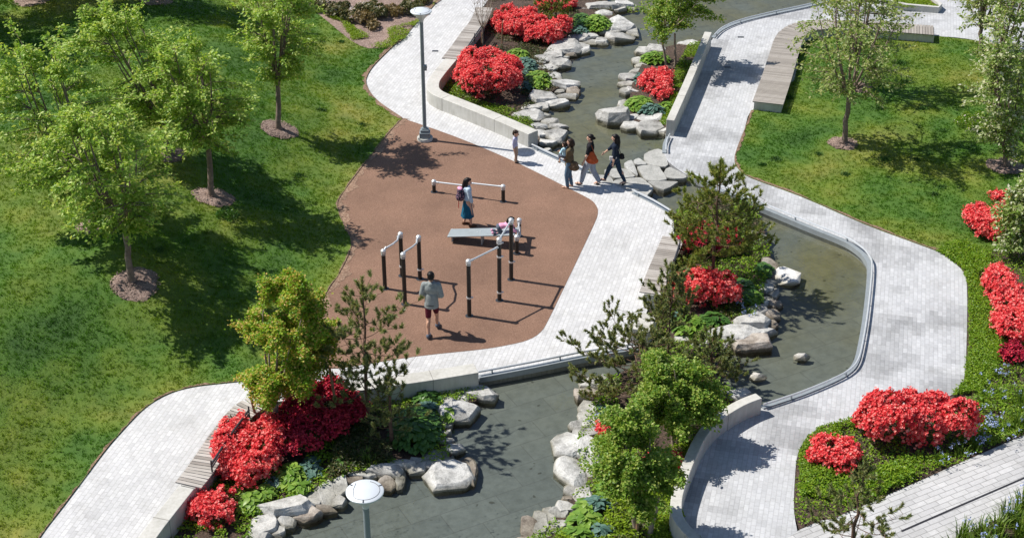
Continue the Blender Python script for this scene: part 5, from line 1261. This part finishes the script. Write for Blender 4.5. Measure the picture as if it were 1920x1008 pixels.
h1, h2, h3, h4 = height_to(p1, 467), height_to(p2, 435), height_to(p3, 473), height_to(p4, 441)
hp = (h1 + h3) / 2
rt = empty('parallel_bar', p1, 0, 'left one of two wavy steel dip bars, on black posts nearer the grass', 'exercise bar', 'pair of wavy dip bars on black posts')
post(rt, p1, h1, ()); post(rt, p2, h2, (.3,)); sbar(rt, top(p1, h1 - .07), top(p2, h2 - .07))
rt = empty('parallel_bar', p3, 0, 'right one of two wavy steel dip bars, on black posts behind the man in grey', 'exercise bar', 'pair of wavy dip bars on black posts')
post(rt, p3, h3, ()); post(rt, p4, h4, (.3,)); sbar(rt, top(p3, h3 - .07), top(p4, h4 - .07))
l1, l2, l3 = G(814, 360, 0), G(879, 369, 0), G(943.5, 378, 0)
h = [height_to(l1, 337), height_to(l2, 336), height_to(l3, 346)]
rt = empty('low_bars', l2, 0, 'low steel push up bars on three short black posts at the back of the playground', 'exercise bars')
post(rt, l1, h[0]); post(rt, l2, h[1]); post(rt, l3, h[2]); bar(rt, [top(l1, h[0] - .07), top(l2, h[0] - .05)]); bar(rt, [top(l2, h[1] - .12), top(l3, h[2] - .07)])
# sloping sit-up bench with its two end posts
b0, b1 = G(842, 437, .20), G(968, 434, .46)
ax = (b1 - b0); L = ax.length; ax.normalize(); RB = Matrix.Rotation(math.atan2(ax.y, ax.x), 3, 'Z') @ Matrix.Rotation(-math.asin(ax.z), 3, 'Y'); sdv = Vector((-ax.y, ax.x, 0))
rt = empty('sit_up_bench', G(905, 440, 0), 0, 'grey padded sit up bench with a girl crawling at its end', 'exercise bench')
o_ = rt.location
ang = math.atan2(ax.y, ax.x); mid = (b0 + b1) / 2
m = MB(); m.box(mid - o_, (L, .46, .035), mat=RB); m.build('board', M['board'], rt, bevel=.012)
m = MB(); m.box(mid - o_ + Vector((0, 0, -.034)), (L * .96, .30, .03), mat=RB); m.build('frame', M['galv'], rt)
for t in (.06, .5, .94):
    c = b0.lerp(b1, t); m = MB(); m.box((c.x - o_.x, c.y - o_.y, (c.z - .04) / 2), (.04, .26, c.z - .04), ang); m.build('leg', M['galv'], rt)
m = MB()
for u, v in ((.02, .2), (.02, -.2), (.42, 0), (.46, .04), (.47, -.05)): m.lathe([(.011, 0), (.011, .004), (.002, .005)], b0 - o_ + ax * L * u + sdv * v + Vector((0, 0, .021)), 8)
m.build('bolt', M['white'], rt)
e1 = G(973.5, 443, 0); e2 = Vector((b1.x, b1.y, 0)) - sdv * .42 + ax * .10
he = height_to(e1, 409)
post(rt, e1, he); post(rt, e2, he)
bar(rt, [top(e1, he - .25), top(e1, he - .25).lerp(top(e2, he - .25), .5) + ax * .06, top(e2, he - .25)]); bar(rt, [top(e1, .45), top(e2, .45)])
# wooden stakes beside young trees
def stake(px, py, h, label, lean=(0, 0), r=.035):
    b = G(px, py, Z_B); m = MB(); m.tube([(0, 0, -.1), (lean[0], lean[1], h)], [r, r * .95], 8); m.lathe([(r * 1.05, h * .86), (r * 1.05, h * .86 + .03), (.005, h * .86 + .03)], (lean[0] * .86, lean[1] * .86, 0), 8)
    o = m.build('stake', M['stake']); o.location = b; return tag(o, label, 'stake', 'wooden tree stakes')
stake(637, 796, 1.55, 'brown wooden stake in the shade left of the small pine', (-.14, 0))
stake(487, 808, .95, 'reddish wooden stake in the azaleas left of the yellow green maple', (-.12, .0))
stake(1194, 1002, 1.05, 'dark wooden stake left of the trunk of the leafy tree', (.02, 0))
stake(904, 88, .55, 'short red brown stake among the bare twigs by the top bench', (0, 0))
stake(941, 86, .9, 'thin grey stake between the two azaleas at the top', (.02, 0), .022)
# ------------------------------------------------------------------ people
def cloth(name, col, rough=.85, var=.12, sc=14, pattern=None):
    m, t, b = newmat(name); v = coord(t)
    c = ramp(t, noise(t, v, sc, 3), [(.3, tuple(x * (1 - var) for x in col)), (.7, tuple(min(1, x * (1 + var)) for x in col))])
    if pattern:
        vo = N(t, 'ShaderNodeTexVoronoi', Scale=pattern[0]); t.links.new(v, vo.inputs['Vector'])
        c = mix(t, ramp(t, vo.outputs['Distance'], [(pattern[1], (1, 1, 1)), (pattern[1] + .06, (0, 0, 0))]), c, pattern[2])
    t.links.new(c, b.inputs['Base Color']); b.inputs['Roughness'].default_value = rough; b.inputs['Specular IOR Level'].default_value = .2
    bump(t, b, noise(t, v, 9, 4), .3, .03); return m
SKIN = cloth('skin', (.52, .30, .21), .5, .06); SKIN2 = cloth('skin_fair', (.60, .37, .27), .5, .06)
HAIR = cloth('black_hair', (.012, .010, .010), .45, .3, 30); HAIRB = cloth('dark_brown_hair', (.030, .018, .013), .45, .3, 30)
def remesh(mb, name, mat, parent, vox, smooth=2):
    me = mb.mesh('tmp'); o = bpy.data.objects.new('tmp', me); COL.objects.link(o)
    md = o.modifiers.new('r', 'REMESH'); md.mode = 'VOXEL'; md.voxel_size = vox; md.use_smooth_shade = True
    sm = o.modifiers.new('s', 'SMOOTH'); sm.factor = .5; sm.iterations = smooth
    dg = bpy.context.evaluated_depsgraph_get(); ev = o.evaluated_get(dg); new = bpy.data.meshes.new_from_object(ev)
    bpy.data.objects.remove(o); bpy.data.meshes.remove(me); new.name = name; new.materials.clear()
    return link(name, new, mat, parent)
def ik(a, b, l1, l2, pole):
    d = b - a; L = min(d.length, (l1 + l2) * .995); dn = d.normalized(); b = a + dn * L
    x = (l1 * l1 - l2 * l2 + L * L) / (2 * L); h = math.sqrt(max(0, l1 * l1 - x * x)); p = pole - dn * pole.dot(dn)
    if p.length < 1e-5: p = Vector((0, 1, 0))
    return a + dn * x + p.normalized() * h, b
def capsule(mb, a, b, ra, rb, k=6):
    a, b = Vector(a), Vector(b); pts = []; rr = []
    d = (b - a).normalized()
    for i in range(3): t = math.pi / 2 * i / 3; pts.append(a - d * ra * math.cos(t)); rr.append(max(ra * math.sin(t), ra * .08))
    for i in range(k + 1): pts.append(a.lerp(b, i / k)); rr.append(ra + (rb - ra) * i / k)
    for i in range(1, 4): t = math.pi / 2 * i / 3; pts.append(b + d * rb * math.sin(t)); rr.append(max(rb * math.cos(t), rb * .08))
    mb.tube(pts, rr, 12)
def chain(mb, pts, rad):
    for i in range(len(pts) - 1): capsule(mb, pts[i], pts[i + 1], rad[i], rad[i + 1])
def hand(mb, w, d, up, s, curl=.5, side=1):
    """palm, four bent fingers of different lengths and a thumb from the palm's side; w wrist, d along, up = back of the hand"""
    d = d.normalized(); up = (up - d * up.dot(d)).normalized(); sd = d.cross(up) * side
    mb.ell(w + d * .040 * s, (.026 * s, .044 * s, .013 * s), Matrix((sd, d, up)).transposed(), 10, 7)
    for i, L in enumerate((.062, .072, .068, .054)):
        b = w + d * .075 * s + sd * (.021 - .014 * i) * s; d2 = (d - up * curl * .6).normalized(); m = b + d2 * L * .5 * s; d3 = (d - up * curl * 1.8).normalized(); e = m + d3 * L * .5 * s
        chain(mb, [b, m, e], [.0085 * s, .008 * s, .0068 * s])
    b = w + d * .022 * s + sd * .022 * s; m = b + (d * .6 + sd * .8).normalized() * .032 * s; e = m + (d * .9 + sd * .2 - up * curl * .4).normalized() * .028 * s
    chain(mb, [b, m, e], [.0105 * s, .0095 * s, .008 * s])
def person(px, py, H, face, label, top=None, bottom=None, shoes=None, hair='short', haircol=None, skin=None, feet=((-.055, 0), (.055, 0)), lift=(0, 0), hands=None, lean=0.0, pel=None,
           headk=1.0, look=(0, 0), z=0.0, knees=None, elbows=None, base=None, width=1.0, curl=.5, mirror=False, feet_h=None, group=None, elbow_pole=None):
    b = base if base is not None else G(px, py, z)
    root = empty('person', b, -R(face), label, 'person', group); skin = skin or SKIN; haircol = haircol or HAIR
    V3 = lambda *a: Vector(a)
    pv = V3(*(pel or (0, 0, .525))); u = V3(0, math.sin(lean), math.cos(lean)); rt = V3(1, 0, 0); fw = V3(0, math.cos(lean), -math.sin(lean))
    chest = pv + u * .20; neck = pv + u * .305
    hu = V3(math.sin(look[0]) * .3, math.sin(lean * .6 + look[1]), math.cos(lean * .6 + look[1])).normalized(); head = neck + hu * .10 * (.6 + .4 * headk)
    yaw = look[0]; hf = (fw * math.cos(yaw) + rt * math.sin(yaw)); hf = (hf - hu * hf.dot(hu)).normalized(); hr = hf.cross(hu)
    hips = [pv + rt * s * .048 * width for s in (-1, 1)]; shs = [pv + u * .272 + rt * s * .098 * width for s in (-1, 1)]
    ank = [V3(feet[i][0], feet[i][1], (feet_h[i] if feet_h else .04 + lift[i])) for i in (0, 1)]
    kn = []
    for i in (0, 1):
        k, a = ik(hips[i], ank[i], .245, .245, (knees[i] if knees else V3(0, 1, .05))); kn.append(k); ank[i] = a
    hd = hands or ((-.155, .03, .46), (.155, .03, .46)); el = []; wr = []
    for i in (0, 1):
        p = elbow_pole[i] if elbow_pole else V3((-.5, .5)[i], -1, -.1)
        e, w = ik(shs[i], V3(*hd[i]), .158, .145, p); el.append(e); wr.append(w)
    S1 = lambda v: v * H
    # one continuous body
    mb = MB()
    hR = .062 * (.75 + .25 * headk)
    Hm = Matrix((hr, hf, hu)).transposed()
    def hp(x, y, zz): return S1(head) + Hm @ V3(x, y, zz) * H
    q = headk
    mb.ell(hp(0, -.004 * q, .012 * q), (.048 * q * H, .058 * q * H, .053 * q * H), Hm, 18, 12); mb.ell(hp(0, .010 * q, -.026 * q), (.038 * q * H, .044 * q * H, .040 * q * H), Hm, 14, 10)
    chain(mb, [hp(0, .050 * q, .008 * q), hp(0, .064 * q, -.014 * q)], [.006 * q * H, .010 * q * H])                      # nose
    for s in (-1, 1): mb.ell(hp(.049 * s * q, -.006 * q, -.004 * q), (.008 * H * q, .014 * H * q, .019 * H * q), Hm, 8, 6)   # ears
    mb.ell(hp(0, .048 * q, -.036 * q), (.016 * H * q, .008 * H * q, .006 * H * q), Hm, 8, 6)                               # lips
    chain(mb, [S1(neck - u * .02), S1(head - hu * .02)], [.032 * H, .029 * H])
    T3 = Matrix((rt, fw, u)).transposed()
    mb.ell(S1(chest + u * .03), (.088 * H * width, .058 * H, .10 * H), T3, 16, 10); mb.ell(S1(pv + u * .10), (.070 * H * width, .052 * H, .09 * H), T3, 16, 10); mb.ell(S1(pv), (.082 * H * width, .062 * H, .07 * H), T3, 16, 10)
    for i in (0, 1):
        capsule(mb, S1(shs[i]), S1(chest + u * .06), .036 * H, .04 * H)
        chain(mb, [S1(shs[i]), S1(el[i]), S1(wr[i])], [.032 * H, .024 * H, .0165 * H])
        dr = (wr[i] - el[i]).normalized(); hand(mb, S1(wr[i]), dr, (V3((-1, 1)[i], 0, 0) - dr * dr.x * (-1, 1)[i]) + V3(0, .01, .01), H / 1.7 * (1.0 if H > 1.2 else 1.1), curl, (1, -1)[i])
        chain(mb, [S1(hips[i]), S1(kn[i]), S1(ank[i])], [.050 * H, .034 * H, .021 * H])
        mb.ell(S1(ank[i] + V3(0, -.014, -.5 * .245) * .0 + (kn[i] - ank[i]) * .62 + V3(0, -.012, 0)), (.030 * H, .032 * H, .07 * H))
        ft = V3(0, 1, 0); tilt = Matrix.Identity(3) if lift[i] < .02 else Matrix.Rotation(-.5, 3, 'X')
        mb.ell(S1(ank[i]) + V3(0, .040, -.020) * H, (.027 * H, .075 * H, .019 * H), tilt, 12, 8)
    body = remesh(mb, 'body', skin, root, .0085 if H > 1.2 else .0065, 2)
    mb = MB()
    for s in (-1, 1): mb.ell(hp(.020 * s * q, .0525 * q, .006 * q), (.0065 * H * q, .004 * H * q, .0042 * H * q), Hm, 8, 6)
    mb.build('eyes', M['black'], body, smooth=True)
    # hair
    mb = MB()
    if hair:
        mb.ell(hp(0, -.014 * q, .024 * q), (.053 * q * H, .057 * q * H, .050 * q * H), Hm, 16, 10); mb.ell(hp(0, -.030 * q, -.004 * q), (.050 * q * H, .042 * q * H, .048 * q * H), Hm, 14, 10)
        mb.ell(hp(0, .026 * q, .046 * q), (.036 * q * H, .026 * q * H, .018 * q * H), Hm, 10, 8)
        if hair in ('long', 'bob'):
            ll = .20 if hair == 'long' else .075
            chain(mb, [hp(0, -.044 * q, 0), hp(0, -.052 * q, -ll * .5), hp(0, -.046 * q, -ll)], [.05 * q * H, .046 * H * q, .030 * H * q])
            for s in (-1, 1): chain(mb, [hp(.036 * s * q, -.016 * q, .01), hp(.046 * s * q, -.014 * q, -ll * .45), hp(.042 * s, -.014 * q, -ll * .8)], [.024 * H * q, .022 * H * q, .013 * H * q])
        if hair == 'bun': mb.ell(hp(0, -.078 * q, -.004), (.026 * H, .024 * H, .026 * H), Hm)
        remesh(mb, 'hair', haircol, root, .010, 2)
    if top:
        kind, mt, sl, hem, fat = top; mb = MB(); f = fat
        mb.ell(S1(chest + u * .028), ((.094 + f) * H * width, (.066 + f) * H, .108 * H), T3, 16, 10); mb.ell(S1(pv + u * .10), ((.080 + f) * H * width, (.062 + f) * H, .10 * H), T3, 16, 10)
        for k in range(12):
            t = k / 11; c = pv + u * (.10 * (1 - t) + hem * t); mb.ell(S1(c), ((.080 + f + .012 * t) * H * width, (.064 + f + .008 * t) * H, .034 * H), T3, 16, 8)
        capsule(mb, S1(neck - u * .035), S1(neck - u * .012), .05 * H, .040 * H)
        for i in (0, 1):
            capsule(mb, S1(shs[i]), S1(chest + u * .06), .042 * H, .05 * H)
            if sl <= 1: chain(mb, [S1(shs[i]), S1(shs[i].lerp(el[i], sl))], [(.040 + f * .5) * H, (.034 + f * .5) * H])
            else: chain(mb, [S1(shs[i]), S1(el[i]), S1(el[i].lerp(wr[i], sl - 1))], [(.040 + f * .5) * H, (.033 + f * .5) * H, (.027 + f * .5) * H])
        if kind == 'hood':
            for s in (-1, 0, 1): mb.ell(S1(neck - fw * (.045 - abs(s) * .022) + rt * s * .045 - u * .012), (.042 * H, .030 * H, .040 * H), T3)
        remesh(mb, kind if kind in ('shirt', 'jacket', 'blouse') else 'jacket', mt, root, .012, 9)
    if bottom:
        kind, mt, ln, fat = bottom; mb = MB(); f = fat
        if kind == 'skirt':
            zt, zb = pv.z + .10, ln; pr = []; n = 28
            for k in range(9):
                t = k / 8; zz = zt + (zb - zt) * t; pr.append((zz, .068 + .055 * t, .058 + .060 * t))
            vs = []; fs = []; midf = (ank[0].y + ank[1].y) / 2
            for j, (zz, rx, ry) in enumerate(pr):
                for k in range(n):
                    a = 2 * math.pi * k / n; w = 1 + .07 * math.sin(6 * a + 1) * j / 8; vs.append(S1(V3(rx * math.cos(a) * w, ry * math.sin(a) * w + midf * j / 8 * .6, zz)))
            for j in range(8):
                for k in range(n): a = j * n + k; b_ = j * n + (k + 1) % n; fs.append((a, a + n, b_ + n, b_))
            fs.append(tuple(range(n))); mb.add(vs, fs); mb.build('skirt', mt, root, smooth=True)
        else:
            mb.ell(S1(pv), ((.088 + f) * H * width, (.070 + f) * H, .072 * H), T3, 16, 10); mb.ell(S1(pv + u * .06), ((.080 + f) * H * width, (.062 + f) * H, .05 * H), T3, 16, 10)
            for i in (0, 1):
                if ln <= 1: chain(mb, [S1(hips[i]), S1(hips[i].lerp(kn[i], ln))], [(.056 + f) * H, (.046 + f) * H])
                else: chain(mb, [S1(hips[i]), S1(kn[i]), S1(kn[i].lerp(ank[i], ln - 1))], [(.056 + f) * H, (.041 + f) * H, (.030 + f) * H])
            remesh(mb, 'trousers' if ln > 1 else 'shorts', mt, root, .012, 2)
    if shoes:
        for i in (0, 1):
            mb = MB(); tilt = Matrix.Identity(3) if lift[i] < .02 else Matrix.Rotation(-.5, 3, 'X')
            a = S1(ank[i])
            if shoes[0] == 'sandal':
                mb.ell(a + tilt @ (V3(0, .040, -.036) * H), (.030 * H, .080 * H, .007 * H), tilt, 12, 8); mb.ell(a + tilt @ (V3(0, .062, -.020) * H), (.031 * H, .013 * H, .022 * H), tilt); mb.ell(a + tilt @ (V3(0, -.008, -.004) * H), (.026 * H, .026 * H, .009 * H), tilt)
            else:
                mb.ell(a + tilt @ (V3(0, .040, -.022) * H), (.033 * H, .083 * H, .023 * H), tilt, 14, 8); mb.ell(a + tilt @ (V3(0, -.006, -.006) * H), (.030 * H, .036 * H, .034 * H), tilt)
            remesh(mb, 'shoe', shoes[1], root, .009, 1)
    root['_j'] = 0; del root['_j']
    return root, {'head': head * H, 'shs': [s * H for s in shs], 'wr': [w * H for w in wr], 'pel': pv * H, 'chest': chest * H, 'el': [e * H for e in el], 'H': H}
def in_world(root, v): return root.matrix_basis @ v if False else (Matrix.Translation(root.location) @ Euler(root.rotation_euler).to_matrix().to_4x4()) @ Vector(v)
C = {k: cloth('cloth_' + k, v) for k, v in dict(lavender=(.46, .46, .64), tan=(.42, .30, .22), dark=(.03, .03, .04), olive=(.125, .095, .055), jeans=(.10, .17, .25), black=(.014, .014, .018), greyblue=(.33, .37, .43), navy=(.014, .022, .040), ink=(.022, .042, .075),
    lightblue=(.47, .58, .70), teal=(.010, .105, .185), pink=(.80, .36, .52), white=(.72, .72, .72), grey=(.25, .275, .275), burgundy=(.085, .010, .022), orange=(.40, .085, .030), paleblue=(.45, .66, .74), slate=(.10, .12, .16), brown=(.12, .06, .035)).items()}
# boy on the path
person(966, 304, 1.02, 112, 'small boy in a lavender shirt and tan trousers, standing on the path', ('shirt', C['lavender'], 1.75, .03, .010), ('trousers', C['tan'], 1.9, .008), ('shoe', C['dark']), 'short', HAIRB, SKIN2,
       feet=((-.06, -.02), (.06, .05)), hands=((-.13, -.07, .52), (.13, .02, .50)), headk=1.5, look=(-.1, .15))
# woman carrying a toddler
w1, j1 = person(1067, 351, 1.58, -78, 'woman in an olive brown jacket and jeans holding a toddler on the path', ('jacket', C['olive'], 1.85, -.06, .016), ('trousers', C['jeans'], 1.92, .004), ('sandal', C['brown']), 'bob', HAIRB, SKIN2,
       feet=((-.055, .02), (.05, -.04)), hands=((.02, .16, .62), (.05, .18, .70)), look=(.1, .0))
tb = in_world(w1, Vector((-.05, .13, .96)))
person(0, 0, .82, -38, 'toddler in a pale blue top carried in the arms of a woman', ('shirt', C['paleblue'], 1.3, .03, .02), ('trousers', C['slate'], 1.4, .012), ('shoe', C['brown']), 'short', HAIRB, SKIN2,
       base=tb - Vector((0, 0, .26)), pel=(0, 0, .42), feet=((-.12, .14), (.12, .14)), feet_h=(.16, .16), hands=((-.14, .16, .58), (.13, .18, .60)), headk=1.6, lean=.12)
# woman with an orange tote
w2, j2 = person(1106, 347, 1.66, -76, 'woman in a black top and grey trousers with an orange bag', ('blouse', C['black'], .75, .07, .006), ('trousers', C['greyblue'], 1.86, .014), ('sandal', C['brown']), 'bun', HAIR, SKIN2,
       feet=((-.05, .16), (.05, -.16)), lift=(0, .03), hands=((-.15, .10, .50), (.15, .10, .50)), lean=.04, look=(0, .05))
# woman in navy stepping off the stones
w3, j3 = person(1153, 345, 1.63, -80, 'woman in navy clothes with long black hair, striding off the stepping stones', ('blouse', C['navy'], 1.35, .04, .006), ('trousers', C['ink'], 1.9, .002), ('sandal', C['dark']), 'long', HAIR, SKIN2,
       feet=((.03, .21), (-.03, -.19)), lift=(0, .03), hands=((-.15, .03, .49), (.12, .22, .56)), lean=.07, look=(0, .08))
# woman with a backpack
w4, j4 = person(877, 423, 1.52, 72, 'woman in a light blue shirt and teal skirt standing beside the sit up bench', ('blouse', C['lightblue'], 1.55, .05, .016), ('skirt', C['teal'], .20, 0), ('shoe', C['brown']), 'long', HAIR, SKIN2,
       feet=((-.07, -.05), (.07, .04)), hands=((-.14, .05, .48), (.15, .07, .46)), look=(.3, .2))
# girl on the sit-up bench
gl = G(941, 435, .42)
person(0, 0, 1.08, 82, 'small girl in a pink top crawling along the sit up bench', ('shirt', C['pink'], 1.6, .03, .012), ('trousers', C['slate'], 1.85, .008), ('shoe', C['pink']), 'long', HAIR, SKIN2,
       base=gl, pel=(0, -.08, .165), lean=1.38, feet=((-.075, -.24), (.075, -.24)), feet_h=(.045, .045), knees=(Vector((0, 1, -1)), Vector((0, 1, -1))), hands=((-.12, .36, .04), (.12, .38, .04)), headk=1.3, look=(0, -.55), elbow_pole=(Vector((-1, -.2, 0)), Vector((1, -.2, 0))))
# man in the grey jacket
w5, j5 = person(811, 626, 1.78, 4, 'man in a grey hooded jacket and burgundy shorts walking by the dip bars', ('hood', C['grey'], 1.9, -.06, .016), ('shorts', C['burgundy'], .86, -.004), ('shoe', C['slate']), 'short', HAIR, SKIN,
       feet=((-.045, -.13), (.05, .16)), lift=(.0, .015), hands=((-.085, .14, .60), (.10, .11, .57)), lean=.05, look=(-.15, .12), width=.98)
mb = MB(); r_ = random.Random(4)
xx = -.085
while xx < .085:
    w_ = r_.choice((.012, .016, .02)); mb.box((xx, 0, 0), (w_ * .8, .004, .032 if r_.random() > .3 else .024)); xx += w_ + .004
jk = [c for c in w5.children if c.name.startswith('jacket')][0]
# printed line of small dark letters on the back hem, set on the jacket's own surface
hit, loc, nor, idx = jk.ray_cast(Vector((-.02, -1.0, .515 * 1.78)), Vector((0, 1, 0)))
yb = loc.y if hit else -.16
lt = mb.build('lettering', M['black'], jk); lt.location = (-.02, yb - .006, .515 * 1.78)
# bags
def bag(name, p, rz, shape, mat, label, handle=None, cat='bag'):
    root = empty(name, p, rz, label, cat); mb = MB()
    for c, r_ in shape: mb.ell(Vector(c), r_, None, 14, 10)
    remesh(mb, 'bag_body', mat, root, .012, 3)
    if handle:
        for h in handle: m2 = MB(); m2.tube(h, .010, 6); m2.build('strap', mat, root, smooth=True)
    return root
F76 = -R(-76)
p = in_world(w2, Vector((-.20, -.06, 1.02)))
bag('tote_bag', p, F76, [((0, -.02, -.10), (.07, .20, .12)), ((0, -.02, .0), (.055, .15, .12)), ((0, -.01, .10), (.04, .09, .09))], C['orange'], 'orange brown leather tote bag on the shoulder of a woman in black',
    [[(-.0, .09, .06), (.03, .06, .22), (.06, .02, .36), (.03, -.04, .22), (0, -.12, .06)]])
p = in_world(w1, Vector((-.12, -.16, .78)))
bag('shoulder_bag', p, R(78), [((0, 0, -.05), (.08, .16, .12)), ((0, 0, .05), (.07, .13, .10))], cloth('cloth_bag', (.12, .085, .05), pattern=(22, .25, (.32, .22, .16))), 'patterned brown bag hanging behind the woman holding a toddler', [[(0, .08, .08), (.06, .06, .34), (.1, .05, .62)]])
p = in_world(w3, Vector((-.13, .07, .90)))
root = empty('clutch', p, R(80), 'small white clutch held at the waist of the woman in navy', 'clutch')
mb = MB(); mb.box((0, 0, 0), (.04, .22, .13)); mb.build('bag_body', C['white'], root, bevel=.012)
p = in_world(w3, Vector((.02, -.17, .93)))
bag('black_handbag', p, R(80), [((0, 0, 0), (.06, .08, .09)), ((0, 0, -.05), (.06, .09, .06))], C['black'], 'small black handbag behind the hip of the woman in navy', [[(0, .03, .07), (-.05, .1, .3), (-.1, .12, .46)]])
p = in_world(w4, Vector((0, -.19, 1.04)))
bp = bag('backpack', p, -R(72), [((0, 0, -.04), (.15, .11, .18)), ((0, -.01, .09), (.13, .095, .13)), ((0, -.08, -.09), (.11, .06, .10))], cloth('cloth_floral', (.035, .030, .055), pattern=(26, .28, (.50, .26, .33))), 'dark floral backpack with a pink top worn by the woman in a teal skirt', [[(-.09, .08, .16), (-.10, .22, .2), (-.10, .27, .05), (-.09, .1, -.15)], [(.09, .08, .16), (.10, .22, .2), (.10, .27, .05), (.09, .1, -.15)]], 'backpack')
mb = MB(); mb.ell((0, -.02, .185), (.10, .07, .035)); mb.build('top_flap', C['pink'], bp, smooth=True)
mb = MB(); mb.tube([(.0, -.06, -.2), (.01, -.07, -.42)], .012, 6); mb.build('strap_end', cloth('cloth_red', (.45, .03, .03)), bp)
